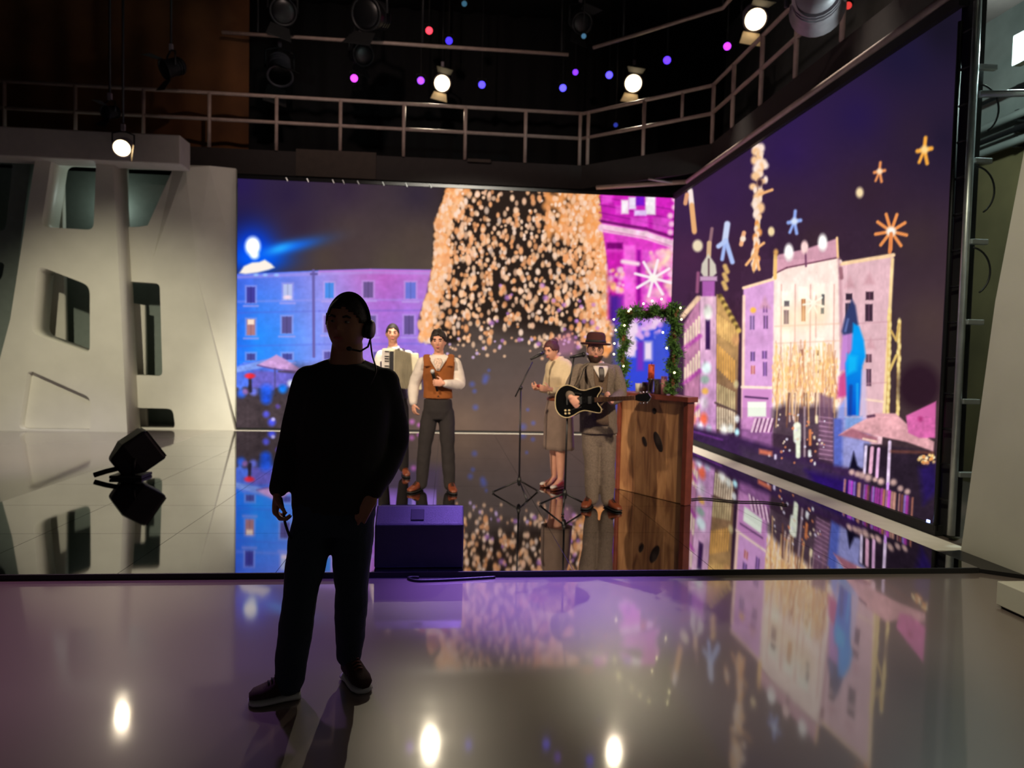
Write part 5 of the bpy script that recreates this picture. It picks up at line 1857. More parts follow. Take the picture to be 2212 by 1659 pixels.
# ---- the floor manager in front, dark against the screens
def operator():
    Y0 = 3.2
    T = lambda x, y, d=0.0: at(x, y, Y=Y0 + d)
    root = thing('person', (-0.55, 3.2, 0), 'man in a black sweater and dark jeans with a headset, one hand in his pocket', 'person')
    H = Head(T(750, 702), yaw=-0.24, pitch=0.02, tilt=0.05, scale=1.06, wide=1.10, jaw=0.7)
    nk = T(746, 790, 0.02)
    secs = []
    for y, xc, hw, dep in ((1150, 720, 74, 0.115), (1100, 721, 92, 0.135), (1040, 726, 96, 0.15), (960, 738, 97, 0.15), (890, 746, 98, 0.148), (845, 748, 98, 0.14), (815, 748, 92, 0.12), (798, 748, 72, 0.098), (786, 747, 44, 0.075)):
        c = T(xc, y, 0.03)
        secs.append((c, hw / 472.0, dep, -0.15))
    body = inflate(secs, -0.018)
    shL, shR = T(668, 822, 0.03), T(830, 826, 0.03)
    elL, elR = T(631, 950, 0.10), T(861, 955, 0.12)
    wrL, wrR = T(600, 1062, -0.02), T(806, 1064, -0.06)
    hipL, hipR = T(681, 1110, 0.03), T(763, 1108, 0.03)
    heelL, toeL = at(648, 1506, z=0), at(536, 1524, z=0)
    heelR, toeR = at(748, 1462, z=0), at(782, 1492, z=0)
    anL, anR = heelL + (toeL - heelL) * 0.22 + Vector((0, 0, 0.085)), heelR + (toeR - heelR) * 0.18 + Vector((0, 0, 0.085))
    knL, knR = (hipL + anL) / 2 + Vector((0.0, -0.04, 0.02)), (hipR + anR) / 2 + Vector((0.0, -0.03, 0.02))
    knL.x, knR.x = T(652, 1290).x, T(756, 1270).x
    b = MB()
    H.volume(b)
    b.tube([nk + Vector((0, 0.01, -0.03)), H.w((0, 0.014, -0.07))], [0.078, 0.068], 18)
    b.loft(body[1:])
    limb(b, [shL, elL, wrL], [0.055, 0.042, 0.028])
    limb(b, [shR, elR, wrR], [0.055, 0.042, 0.028])
    limb(b, [hipL, knL, anL], [0.075, 0.052, 0.038])
    limb(b, [hipR, knR, anR], [0.075, 0.052, 0.038])
    hand(b, wrL, (-0.10, -0.05, -1), (0.9, 0.2, 0), (0.25, -1, 0), 0.85, 1.08)
    hand(b, wrR, (-0.5, -0.2, -0.85), (0.2, 1, -0.1), (-0.6, -0.2, 0.5), 0.25)
    s = MB()
    s.loft([q for q in inflate(secs, 0.0) if q[0].z > T(720, 1104).z])
    for sx in (-1, 1):
        s.tube([nk + Vector((sx * 0.05, 0.03, -0.01)), (shL if sx < 0 else shR) + Vector((-sx * 0.02, 0, 0.012))], [0.05, 0.062], 14)
        b.tube([nk + Vector((sx * 0.04, 0.03, 0.0)), (shL if sx < 0 else shR)], [0.045, 0.045], 14)
    limb(s, [shL, elL, wrL + (elL - wrL) * 0.06], [0.072, 0.058, 0.044])
    limb(s, [shR, elR, wrR + (elR - wrR) * 0.05], [0.072, 0.060, 0.046])
    fuse(b, 'body', M_skin2, root, 0.0065, 3)
    H.face(root)
    H.cap('hair', short_hair, 0.005, M_hairdk, root)
    fuse(s, 'sweater', M_sweat, root, 0.010, 5, noise=0.012)
    nb = T(747, 783, 0.02)
    MB().tube([nb + Vector((0.078 * math.cos(a), 0.066 * math.sin(a), -0.008 + 0.022 * math.sin(a))) for a in np.linspace(0, 2 * PI, 25)[:-1]], 0.011, 8, True).build('collar', M_sweat, root, True)
    t = MB()
    t.loft([(T(722, 1150, 0.03), 0.155, 0.112, 0), (T(722, 1110, 0.03), 0.19, 0.13, 0), (T(723, 1075, 0.03), 0.185, 0.135, 0), (T(724, 1050, 0.03), 0.175, 0.13, 0)])
    limb(t, [hipL, knL, anL + Vector((0, 0, 0.0))], [0.098, 0.076, 0.066])
    limb(t, [hipR, knR, anR + Vector((0, 0, 0.035))], [0.098, 0.076, 0.062])
    fuse(t, 'jeans', M_jeans, root, 0.010, 4, noise=0.014)
    shoe(heelL, toeL, 0.100, M_runner, M_sole, root, 0.105, 0.032, lace=M_black)
    shoe(heelR, toeR + (toeR - heelR) * 0.25, 0.100, M_runner, M_sole, root, 0.105, 0.030, lace=M_tan)
    # headset
    hs = thing('headset', H.c, 'black headset on the head of the man in the black sweater', 'headset')
    band = [H.w((0.092 * math.sin(a), 0.012, 0.128 * math.cos(a) + 0.004)) for a in np.linspace(-1.45, 1.45, 25)]
    MB().tube(band, [(0.011, 0.006)] * 25, 8).build('headband', M_plastic, hs, True)
    MB().box(H.w((-0.088, 0.0, 0.02)), (0.010, 0.030, 0.055), H.R).build('temple_pad', M_plastic, hs, bevel=0.004)
    for sx in (1,):
        cup = MB().lathe([(0.0, 0.036), (0.008, 0.043), (0.026, 0.043), (0.034, 0.036)], H.w((sx * 0.080, 0.010, -0.012)), H.R @ Vector((sx, 0.05, 0)), 20).build('ear_cup', M_plastic, hs, True)
        MB().lathe([(-0.012, 0.034), (-0.004, 0.041), (0.002, 0.04)], H.w((sx * 0.080, 0.010, -0.012)), H.R @ Vector((sx, 0.05, 0)), 20).build('cushion', M_black, cup, True)
    MB().tube([H.w((0.108, 0.0, -0.045)), H.w((0.104, -0.02, -0.085)), H.w((0.085, -0.055, -0.105)), H.w((0.055, -0.092, -0.098))], 0.0045, 8).build('microphone_arm', M_plastic, hs, True)
    MB().ball(H.w((0.052, -0.096, -0.096)), (0.013, 0.010, 0.010)).build('foam_tip', M_black, hs, True)
    # radio cable in the hanging hand
    p = wrL + Vector((0.012, -0.02, -0.085))
    cable('headset_cable', [H.w((0.098, 0.02, -0.055)), H.w((0.105, 0.035, -0.12)), T(812, 800, -0.07), T(800, 830, -0.09)], 0.004, 'thin black headset cable running from the ear cup to the shoulder')
    cable('hand_cable', [T(607, 1075, -0.03), T(612, 1100, -0.02), T(616, 1130, -0.03), T(628, 1165, -0.06)], 0.006, 'short black cable hanging from the right hand of the man in black')


operator()


# ---- the singer in the brown waistcoat
def singer():
    Y0 = 7.72
    T = lambda x, y, d=0.0: at(x, y, Y=Y0 + d)
    sc = 195.0
    root = thing('person', (T(942, 1060).x, Y0, SZ), 'smiling singer in a rust brown waistcoat and white shirt', 'person')
    H = Head(T(947, 739, -0.03), yaw=-0.10, pitch=0.03, tilt=-0.05, scale=1.0)
    secs = [(T(xc, y), hw / sc, dp, -0.05) for y, xc, hw, dp in ((900, 945, 27, 0.11), (880, 946, 31, 0.125), (860, 946, 30, 0.12), (840, 946, 29, 0.115), (815, 947, 32, 0.125), (795, 948, 35, 0.13), (780, 948, 37, 0.12), (772, 948, 32, 0.10), (767, 948, 20, 0.08))]
    shL, shR = T(913, 784), T(983, 785)
    elL, elR = T(893, 832, 0.05), T(996, 833, 0.02)
    wrL, wrR = T(893, 872, -0.04), T(958, 828, -0.20)
    hipL, hipR = T(929, 892), T(964, 892)
    anL, anR = at(911, 1044, Y=Y0 + 0.03), at(971, 1046, Y=Y0)
    knL, knR = T(917, 965, -0.03), T(967, 965, -0.03)
    b = MB()
    H.volume(b)
    b.tube([T(948, 776, 0.01), H.w((0, 0.012, -0.07))], [0.058, 0.050], 16)
    b.loft(inflate(secs[1:], -0.022))
    limb(b, [shL, elL, wrL], [0.05, 0.038, 0.026])
    limb(b, [shR, elR, wrR], [0.05, 0.038, 0.026])
    limb(b, [hipL, knL, anL], [0.07, 0.05, 0.036])
    limb(b, [hipR, knR, anR], [0.07, 0.05, 0.036])
    hand(b, wrL, (0.1, -0.05, -1), (0.8, 0.5, 0), (0.4, -1, 0), 0.5, 0.95)
    hand(b, wrR, (-0.98, -0.10, 0.05), (0.05, 1, 0.1), (0, 0.1, 1), 0.95, 1.0)
    fuse(b, 'body', M_skin, root, 0.0065, 3)
    H.face(root)
    H.cap('hair', short_hair, lambda u: 0.010 + 0.018 * max(0, u[2]) + 0.004 * math.sin(9 * u[0] + 7 * u[1]), M_hairdk, root, 0.02)
    s = MB()
    s.loft(inflate([q for q in secs if q[0].z > T(945, 875).z], -0.004))
    limb(s, [shL, elL, wrL + (elL - wrL) * 0.1], [0.066, 0.062, 0.046])
    limb(s, [shR, elR, wrR + (elR - wrR) * 0.1], [0.066, 0.062, 0.044])
    fuse(s, 'shirt', M_shirt, root, 0.009, 4, noise=0.014)
    MB().tube([T(948, 768, 0.0) + Vector((0.066 * math.cos(a), 0.06 * math.sin(a), 0.012 * math.sin(a))) for a in np.linspace(0, 2 * PI, 21)[:-1]], [(0.008, 0.02)] * 20, 8, True).build('shirt_collar', M_shirt, root, True)
    v = MB()
    vsec = inflate([q for q in secs if T(945, 874).z < q[0].z < T(945, 774).z], 0.008)
    v.loft(vsec)
    v.tube([T(924, 792, -0.118), T(923, 779, -0.10), T(922, 768.5, -0.02), T(924, 784, 0.10)], [(0.045, 0.022)] * 4, 12)
    v.tube([T(972, 792, -0.118), T(973, 779, -0.10), T(974, 768.5, -0.02), T(972, 784, 0.10)], [(0.045, 0.022)] * 4, 12)
    fuse(v, 'waistcoat', M_vest, root, 0.009, 4)
    zt, zn = T(948, 776).z, T(948, 800).z
    patch(secs, [(zt, -0.45, 0.45), (zn, -0.08, 0.08)], 0.020, 'shirt_front', M_shirt, root)
    patch(secs, [(T(948, 774).z, -0.16, 0.16), (T(948, 782).z, -0.22, 0.22), (T(948, 797).z, -0.06, 0.06)], 0.032, 'cravat', mat('pale_pattern_silk', (204, 176, 158), 0.5, var=0.4, scale=70), root)
    for k in range(4):
        MB().ball(T(947, 812 + k * 14, 0) + Vector((0, -0.142, 0)), 0.008, 8, 6).build('button', M_hairdk, root, True)
    t = MB()
    t.loft([(T(946, 905), 0.13, 0.105, 0), (T(946, 888), 0.165, 0.125, 0), (T(946, 872), 0.158, 0.125, 0), (T(946, 862), 0.152, 0.122, 0)])
    limb(t, [hipL, knL, anL + Vector((0, 0, -0.01))], [0.09, 0.076, 0.062])
    limb(t, [hipR, knR, anR + Vector((0, 0, -0.01))], [0.09, 0.076, 0.062])
    fuse(t, 'trousers', M_trous, root, 0.010, 4, noise=0.014)
    hl, hr = at(911, 1054, z=SZ), at(971, 1056, z=SZ)
    hl.y, hr.y = anL.y + 0.05, anR.y + 0.05
    shoe(hl, hl + Vector((-0.13, -0.24, 0)), 0.095, M_tan, M_black, root, 0.095, 0.024, lace=M_black)
    shoe(hr, hr + Vector((0.05, -0.27, 0)), 0.095, M_tan, M_black, root, 0.095, 0.024, lace=M_black)
    g = wrR + Vector((-0.085, 0.035, 0.0))
    hand_mic(g + Vector((-0.035, -0.02, 0.125)), g + Vector((0.02, 0.0, -0.09)), 'silver headed microphone held by the singer in the waistcoat')


singer()


# ---- the accordion player behind
def accordionist():
    Y0 = 8.7
    T = lambda x, y, d=0.0: at(x, y, Y=Y0 + d)
    sc = 173.0
    fz = SZ
    root = thing('person', (T(852, 1000).x, Y0, SZ), 'accordion player in a white shirt and dark waistcoat behind the others', 'person')
    H = Head(T(848, 721, -0.02), yaw=0.06, pitch=0.04, scale=1.0)
    zt = T(850, 760).z
    secs = [(T(852, y), hw / sc, dp, 0) for y, hw, dp in ((880, 26, 0.12), (860, 27, 0.125), (835, 26, 0.12), (805, 29, 0.13), (780, 32, 0.13), (766, 32, 0.115), (758, 26, 0.09), (752, 15, 0.075))]
    shL, shR = T(824, 768), T(881, 768)
    elL, elR = T(812, 808, 0.02), T(903, 812, 0.0)
    wrL, wrR = T(826, 815, -0.26), T(903, 822, -0.25)
    hipL, hipR = T(838, 880), T(867, 880)
    anL, anR = Vector((hipL.x - 0.04, Y0, SZ + 0.10)), Vector((hipR.x + 0.04, Y0, SZ + 0.10))
    knL, knR = (hipL + anL) / 2 + Vector((0, -0.03, 0)), (hipR + anR) / 2 + Vector((0, -0.03, 0))
    b = MB()
    H.volume(b)
    b.tube([T(850, 758, 0.01), H.w((0, 0.012, -0.07))], [0.06, 0.052], 16)
    b.loft(inflate(secs[1:], -0.022))
    limb(b, [shL, elL, wrL], [0.05, 0.038, 0.027])
    limb(b, [shR, elR, wrR], [0.05, 0.038, 0.027])
    limb(b, [hipL, knL, anL], [0.07, 0.05, 0.036])
    limb(b, [hipR, knR, anR], [0.07, 0.05, 0.036])
    hand(b, wrL, (0.35, -0.2, -0.9), (0.5, 0.9, 0), (0.9, -0.1, 0.3), 0.4, 0.95)
    hand(b, wrR, (0.0, -0.5, -0.85), (-1, 0, 0), (0, -0.85, 0.5), 0.4, 0.95)
    fuse(b, 'body', M_skin, root, 0.0065, 3)
    H.face(root)
    H.cap('hair', short_hair, 0.008, M_hairdk, root)
    s = MB()
    s.loft([q for q in secs if q[0].z > T(850, 865).z])
    limb(s, [shL, elL, wrL + (elL - wrL) * 0.12], [0.068, 0.060, 0.044])
    limb(s, [shR, elR, wrR + (elR - wrR) * 0.12], [0.068, 0.060, 0.044])
    fuse(s, 'shirt', M_shirt, root, 0.010, 4, noise=0.012)
    MB().tube([T(850, 752, 0.0) + Vector((0.068 * math.cos(a), 0.062 * math.sin(a), 0.012 * math.sin(a))) for a in np.linspace(0, 2 * PI, 21)[:-1]], [(0.009, 0.024)] * 20, 8, True).build('shirt_collar', M_shirt, root, True)
    v = MB()
    v.loft(inflate([q for q in secs if T(850, 872).z < q[0].z < T(850, 770).z], 0.008))
    for x in (834, 870):
        v.tube([T(x, 775, -0.12), T(x, 757, -0.02), T(x, 775, 0.11)], 0.034, 12)
    fuse(v, 'waistcoat', mat('dark_violet_cloth', (52, 40, 70), 0.8), root, 0.010, 4)
    t = MB()
    t.loft([(T(852, 895), 0.13, 0.105, 0), (T(852, 878), 0.165, 0.125, 0), (T(852, 858), 0.155, 0.125, 0)])
    limb(t, [hipL, knL, anL], [0.09, 0.075, 0.062])
    limb(t, [hipR, knR, anR], [0.09, 0.075, 0.062])
    fuse(t, 'trousers', M_trous, root, 0.011, 4)
    for a_, dx in ((anL, -0.06), (anR, 0.06)):
        h = Vector((a_.x, a_.y + 0.06, SZ))
        shoe(h, h + Vector((dx, -0.27, 0)), 0.095, M_tan, M_black, root, 0.095, 0.024)
    # accordion
    ac = thing('accordion', T(858, 800, -0.28), 'cream and silver piano accordion worn by the man behind the singer', 'accordion')
    M_pearl = mat('cream_pearl', (226, 216, 186), 0.3, coat=0.5)
    M_bell = mat('silver_grey_bellows', (168, 158, 136), 0.5)
    k0, k1 = T(826, 752, -0.32), T(853, 838, -0.30)
    MB().box(((k0.x + k1.x) / 2, Y0 - 0.30, (k0.z + k1.z) / 2), (k1.x - k0.x, 0.20, k0.z - k1.z)).build('treble_case', M_pearl, ac, bevel=0.02)
    MB().box((k0.x + 0.045, Y0 - 0.408, (k0.z + k1.z) / 2), (0.085, 0.016, (k0.z - k1.z) * 0.9)).build('keyboard', M_shoewhite, ac, bevel=0.003)
    nk_ = 15
    for k in range(nk_):
        z = k1.z + (k0.z - k1.z) * (0.08 + 0.84 * k / (nk_ - 1))
        if k % 7 not in (2, 6):
            MB().box((k0.x + 0.062, Y0 - 0.42, z), (0.05, 0.012, 0.012)).build('black_key', M_black, ac)
    MB().box((k1.x - 0.035, Y0 - 0.404, (k0.z + k1.z) / 2), (0.05, 0.012, (k0.z - k1.z) * 0.86)).build('grille', M_chrome, ac, bevel=0.004)
    e0, e1 = T(888, 762, -0.28), T(896, 842, -0.26)
    nb_ = 12
    for k in range(nb_):
        t0, t1 = k / nb_, (k + 1) / nb_
        mb = MB()

        def ring(t, grow):
            x = k1.x + (e0.x - k1.x) * t
            zt_ = k0.z + (e0.z - k0.z) * t - 0.01 + grow
            zb_ = k1.z + (e1.z - k1.z) * t + 0.01 - grow
            xo = 0.05 * t
            return [Vector((x, Y0 - 0.38 - grow, zt_)), Vector((x, Y0 - 0.22 + grow, zt_)), Vector((x + xo, Y0 - 0.22 + grow, zb_)), Vector((x + xo, Y0 - 0.38 - grow, zb_))]

        r0_, rm, r1_ = ring(t0, -0.008), ring((t0 + t1) / 2, 0.01), ring(t1, -0.008)
        mb.add(r0_ + rm + r1_, [(0, 3, 2, 1)] + [(i, (i + 1) % 4, 4 + (i + 1) % 4, 4 + i) for i in range(4)] + [(4 + i, 4 + (i + 1) % 4, 8 + (i + 1) % 4, 8 + i) for i in range(4)] + [(8, 9, 10, 11)])
        mb.build('bellows_fold', M_bell, ac)
    bb = ring(1.0, 0.008)
    MB().hexa([bb[0], bb[1], bb[2], bb[3]], [p + Vector((0.09, 0, 0)) for p in bb]).build('bass_case', M_pearl, ac, bevel=0.015)
    for x in (838, 868):
        MB().tube([T(x, 790, -0.20), T(x, 764, -0.15), T(x, 756, -0.03), T(x, 772, 0.12)], [(0.022, 0.004)] * 4, 8).build('strap', mat('violet_strap', (52, 36, 92), 0.6), ac, True)
    MB().lathe([(0, 0.022), (0.012, 0.022), (0.016, 0.012)], T(861, 755, -0.36), (0, -1, 0), 16).build('switch_knob', M_chrome, ac, True)


accordionist()


# ---- the woman in the cream sweater
def woman():
    Y0 = 7.95
    T = lambda x, y, d=0.0: at(x, y, Y=Y0 + d)
    sc = 189.0
    root = thing('person', (T(1205, 1050).x, Y0, SZ), 'woman in a cream sweater and taupe skirt looking down at her hands', 'person')
    yw = -0.85
    H = Head(T(1191, 757, -0.04), yaw=-0.80, pitch=0.30, tilt=0.0, scale=0.95, wide=0.95, jaw=1.25)
    secs = [(T(xc, y), a, bb, yw) for y, xc, a, bb in ((885, 1207, 0.165, 0.125), (868, 1207, 0.135, 0.105), (855, 1206, 0.125, 0.10), (835, 1206, 0.14, 0.115), (815, 1206, 0.155, 0.135), (798, 1207, 0.165, 0.13), (787, 1208, 0.165, 0.105), (780, 1209, 0.14, 0.085), (775, 1209, 0.075, 0.065))]
    shL, shR = T(1192, 793, 0.14), T(1226, 795, -0.10)
    elL, elR = T(1180, 842, 0.10), T(1229, 846, -0.16)
    wrL, wrR = T(1164, 838, -0.06), T(1187, 841, -0.20)
    hipL, hipR = T(1200, 890, 0.07), T(1213, 890, -0.05)
    anL, anR = at(1197, 1030, Y=Y0 + 0.06), at(1211, 1040, Y=Y0 - 0.10)
    anL.z = anR.z = SZ + 0.115
    knL, knR = (hipL + anL) / 2 + Vector((-0.02, -0.01, 0)), (hipR + anR) / 2 + Vector((-0.02, -0.02, 0))
    b = MB()
    H.volume(b)
    b.tube([T(1208, 783, 0.0), H.w((0, 0.02, -0.065))], [0.052, 0.046], 16)
    b.loft(inflate(secs, -0.012))
    limb(b, [shL, elL, wrL], [0.043, 0.034, 0.023])
    limb(b, [shR, elR, wrR], [0.043, 0.034, 0.023])
    for h_, k_, a_ in ((hipL, knL, anL), (hipR, knR, anR)):
        limb(b, [h_, k_, k_.lerp(a_, 0.35) + Vector((0.015, 0.012, 0)), a_], [0.075, 0.054, 0.055, 0.034])
        b.tube([a_, a_ + Vector((-0.06, -0.05, -0.06)), a_ + Vector((-0.12, -0.09, -0.085))], [0.033, 0.032, 0.024], 12)
    hand(b, wrL, (-0.72, -0.45, 0.05), (0.35, -0.6, 0.55), (-0.1, 0.3, 1), 0.55, 0.92)
    hand(b, wrR, (-0.95, -0.05, 0.10), (0.0, 0.9, 0.35), (0, -0.2, 1), 0.6, 0.92)
    fuse(b, 'body', M_skin, root, 0.0062, 3)
    H.face(root, M_hairred)
    H.cap('hair', lambda u: (u[2] > 0.50 - 0.45 * max(0, min(1, (abs(u[0]) - 0.5) / 0.3))) if u[1] < -0.2 else u[2] > (0.0 if u[1] < 0.15 else -0.35), lambda u: 0.012 + 0.012 * max(0, u[1]), M_hairred, root, 0.014)
    MB().ball(H.w((0, 0.075, 0.085)), (0.05, 0.045, 0.045), 16, 10, H.R).build('hair_bun', M_hairred, root, True)
    s = MB()
    s.loft(inflate([q for q in secs if q[0].z > T(1200, 862).z], 0.008))
    s.tube([T(1208, 784, 0), T(1207, 770, 0.0)], [0.064, 0.056], 18)
    limb(s, [shL, elL, elL.lerp(wrL, 0.75)], [0.060, 0.052, 0.040])
    limb(s, [shR, elR, elR.lerp(wrR, 0.72)], [0.062, 0.054, 0.040])
    fuse(s, 'sweater', M_cream, root, 0.009, 4, noise=0.012)
    k = MB()
    ks = [(T(1207, 858), 0.132, 0.108, yw), (T(1207, 870), 0.15, 0.12, yw), (T(1207, 892), 0.178, 0.145, yw), (T(1207, 930), 0.182, 0.155, yw), (T(1207, 970), 0.186, 0.16, yw)]
    n = 48
    vs, fs = [], []
    rows = 14
    for i in range(rows):
        z = ks[0][0].z + (ks[-1][0].z - ks[0][0].z) * i / (rows - 1)
        c, a, bb, _ = torso_ring(ks, z)
        pl = 0.010 * i / (rows - 1)
        for q in range(n):
            t = 2 * PI * q / n
            x, y = (a + pl * math.cos(7 * t)) * math.cos(t), (bb + pl * math.cos(7 * t)) * math.sin(t)
            vs.append(Vector((c.x, c.y, z)) + rotz(yw) @ Vector((x, y, 0)))
    for i in range(rows - 1):
        for q in range(n):
            q2 = (q + 1) % n
            fs.append((i * n + q, i * n + q2, (i + 1) * n + q2, (i + 1) * n + q))
    o = k.add(vs, fs).build('skirt', M_skirt, root, True)
    md = o.modifiers.new('thickness', 'SOLIDIFY')
    md.thickness = 0.006
    c, a, bb, _ = torso_ring(ks, T(1207, 862).z)
    MB().tube([c + rotz(yw) @ Vector(((a + 0.006) * math.cos(t), (bb + 0.006) * math.sin(t), 0)) for t in np.linspace(0, 2 * PI, 33)[:-1]], [(0.005, 0.018)] * 32, 8, True).build('belt', M_tan, root, True)
    for a_, dv in ((anL, Vector((-0.215, -0.09, 0))), (anR, Vector((-0.17, -0.15, 0)))):
        h = Vector((a_.x + 0.045, a_.y + 0.03, SZ))
        shoe(h, h + dv, 0.078, M_red, M_tan, root, 0.078, 0.03, toecap=M_shoewhite)
    sh = thing('shaker', wrL.lerp(wrR, 0.5) + Vector((-0.07, -0.05, 0.03)), 'small dark red percussion egg held in the hands of the woman', 'shaker')
    c = ORG[sh.name]
    MB().ball(c, (0.026, 0.02, 0.02)).build('shell', M_red, sh, True)
    MB().tube([c + Vector((0.024, 0, 0)), c + Vector((0.07, 0.01, -0.02))], 0.008, 8).build('grip', M_black, sh, True)


woman()


# ---- the guitarist with the hat
def guitarist():
    Y0 = 6.95
    T = lambda x, y, d=0.0: at(x, y, Y=Y0 + d)
    sc = 216.0
    root = thing('person', (T(1295, 1095).x, Y0, SZ), 'bearded guitarist in a grey tweed suit and dark red hat', 'person')
    H = Head(T(1286, 757, -0.03), yaw=-0.10, pitch=0.08, tilt=0.03, scale=1.0)
    secs = [(T(xc, y), hw / sc, dp, 0.05) for y, xc, hw, dp in ((960, 1294, 32, 0.12), (935, 1293, 40, 0.145), (905, 1292, 40, 0.14), (880, 1291, 38, 0.13), (855, 1290, 38, 0.13), (830, 1290, 40, 0.135), (808, 1290, 43, 0.138), (796, 1290, 42, 0.12), (789, 1290, 34, 0.10), (784, 1289, 20, 0.08))]
    shL, shR = T(1252, 801), T(1328, 803)
    elL, elR = T(1231, 840, 0.0), T(1343, 852, -0.10)
    wrL, wrR = T(1233, 858, -0.27), T(1320, 868, -0.38)
    hipL, hipR = T(1276, 930), T(1310, 930)
    anL, anR = at(1279, 1070, Y=Y0), at(1312, 1080, Y=Y0 - 0.06)
    anL.z = anR.z = SZ + 0.10
    knL, knR = (hipL + anL) / 2 + Vector((0.0, -0.03, 0)), (hipR + anR) / 2 + Vector((0.0, -0.03, 0))
    b = MB()
    H.volume(b)
    b.tube([T(1289, 790, 0.01), H.w((0, 0.012, -0.07))], [0.06, 0.053], 16)
    b.loft(inflate(secs[2:], -0.025))
    limb(b, [shL, elL, wrL], [0.052, 0.04, 0.028])
    limb(b, [shR, elR, wrR], [0.052, 0.04, 0.028])
    limb(b, [hipL, knL, anL], [0.075, 0.052, 0.038])
    limb(b, [hipR, knR, anR], [0.075, 0.052, 0.038])
    hand(b, wrL, (0.55, -0.30, -0.65), (0.35, 0.9, 0.0), (0.6, -0.1, 0.6), 0.45)
    hand(b, wrR, (-0.55, -0.45, 0.30), (-0.1, -0.6, 0.7), (-0.6, 0.1, 0.75), 0.8)
    fuse(b, 'body', M_skin, root, 0.0065, 3)
    H.face(root)
    H.cap('hair', lambda u: u[2] > (0.5 if u[1] < -0.15 else -0.35), 0.006, M_hairdk, root)
    # beard on the jaw
    n, m = 44, 34
    G = head_grid(1, n, m)
    vs, fs, ix = [], [], {}
    keep = lambda u: u[2] < -0.30 and u[1] < 0.15 and not (abs(u[0]) < 0.24 and -0.52 < u[2] < -0.40 and u[1] < 0)
    for i in range(1, m):
        for k in range(n):
            ix[(i, k)] = len(vs)
            vs.append(H.surf(G[i][k], 0.008))
    for i in range(1, m - 1):
        for k in range(n):
            k2 = (k + 1) % n
            if all(keep(u) for u in (G[i][k], G[i + 1][k], G[i + 1][k2], G[i][k2])):
                fs.append((ix[(i, k)], ix[(i + 1, k)], ix[(i + 1, k2)], ix[(i, k2)]))
    used = sorted({v for f in fs for v in f})
    mp = {v: i for i, v in enumerate(used)}
    o = MB().add([vs[v] for v in used], [tuple(mp[v] for v in f) for f in fs]).build('beard', M_beard, root, True)
    md = o.modifiers.new('thickness', 'SOLIDIFY')
    md.thickness = 0.012
    # hat
    hc = H.w((0, 0.008, 0.062))
    ax = H.R @ Vector((0, 0.10, 1))
    MB().lathe([(-0.004, 0.150), (0.006, 0.156), (0.012, 0.150), (0.010, 0.108), (0.03, 0.100), (0.085, 0.096), (0.112, 0.085), (0.122, 0.062), (0.112, 0.03), (0.106, 0.005)], hc, ax, 32).build('hat', M_hat, root, True)
    MB().lathe([(0.012, 0.107), (0.040, 0.1025)], hc, ax, 32).build('hat_band', M_black, root, True)
    for sx in (-1, 1):
        MB().tube([H.w((sx * 0.030 + 0.020 * math.cos(a), -0.0985, 0.010 + 0.015 * math.sin(a))) for a in np.linspace(0, 2 * PI, 17)[:-1]], 0.0018, 6, True).build('spectacle_rim', M_hairdk, root, True)
    # suit
    s = MB()
    s.loft(inflate([q for q in secs if q[0].z > T(1290, 936.5).z], 0.008))
    limb(s, [shL, elL, wrL + (elL - wrL) * 0.12], [0.074, 0.062, 0.048])
    limb(s, [shR, elR, wrR + (elR - wrR) * 0.12], [0.074, 0.062, 0.048])
    fuse(s, 'jacket', M_suit, root, 0.009, 4, noise=0.012)
    zt = T(1289, 790).z
    zb = T(1289, 915).z
    patch(secs, [(zt, -0.55, 0.55), (T(1289, 850).z, -0.30, 0.30), (zb, -0.34, 0.34)], 0.020, 'waistcoat', mat('brown_tweed', (98, 78, 62), 0.9, var=0.2, scale=90), root)
    patch(secs, [(zt, -0.40, 0.40), (T(1289, 818).z, -0.08, 0.08)], 0.028, 'shirt_front', M_shirt, root)
    patch(secs, [(T(1289, 792).z, -0.08, 0.08), (T(1289, 797).z, -0.12, 0.12), (T(1289, 822).z, -0.10, 0.10)], 0.036, 'necktie', mat('dark_tie_silk', (46, 34, 30), 0.5), root)
    for sg in (-1, 1):
        lo, hi = (0.34, 0.72) if sg > 0 else (-0.72, -0.34)
        patch(secs, [(zt, lo, hi), (T(1289, 815).z, lo * 0.9, hi * 1.05), (T(1289, 850).z, 0.30 * sg - 0.03, 0.30 * sg + 0.03)], 0.028, 'lapel', M_suit, root)
    MB().tube([T(1289, 785, 0.0) + Vector((0.070 * math.cos(a), 0.062 * math.sin(a), 0.012 * math.sin(a))) for a in np.linspace(0, 2 * PI, 21)[:-1]], [(0.008, 0.02)] * 20, 8, True).build('shirt_collar', M_shirt, root, True)
    t = MB()
    t.loft([(T(1293, 962), 0.10, 0.09, 0), (T(1293, 950), 0.15, 0.115, 0), (T(1293, 932), 0.168, 0.13, 0), (T(1292, 910), 0.16, 0.13, 0)])
    limb(t, [hipL, knL, anL + Vector((0, 0, -0.02))], [0.094, 0.080, 0.066])
    limb(t, [hipR, knR, anR + Vector((0, 0, -0.02))], [0.094, 0.080, 0.066])
    fuse(t, 'trousers', M_suit, root, 0.010, 4, noise=0.014)
    for a_, dv in ((anL, Vector((-0.12, -0.24, 0))), (anR, Vector((0.08, -0.27, 0)))):
        h = Vector((a_.x, a_.y + 0.06, SZ))
        shoe(h, h + dv, 0.098, M_tan, M_black, root, 0.095, 0.024, lace=M_black)
    # semi-hollow guitar
    c = T(1252, 866, -0.275)
    gx = Vector((0.80, -0.58, 0.10)).normalized()
    gn = Vector((-0.58, -0.80, 0.12))
    gn = (gn - gx * gn.dot(gx)).normalized()
    gy = gn.cross(gx).normalized()
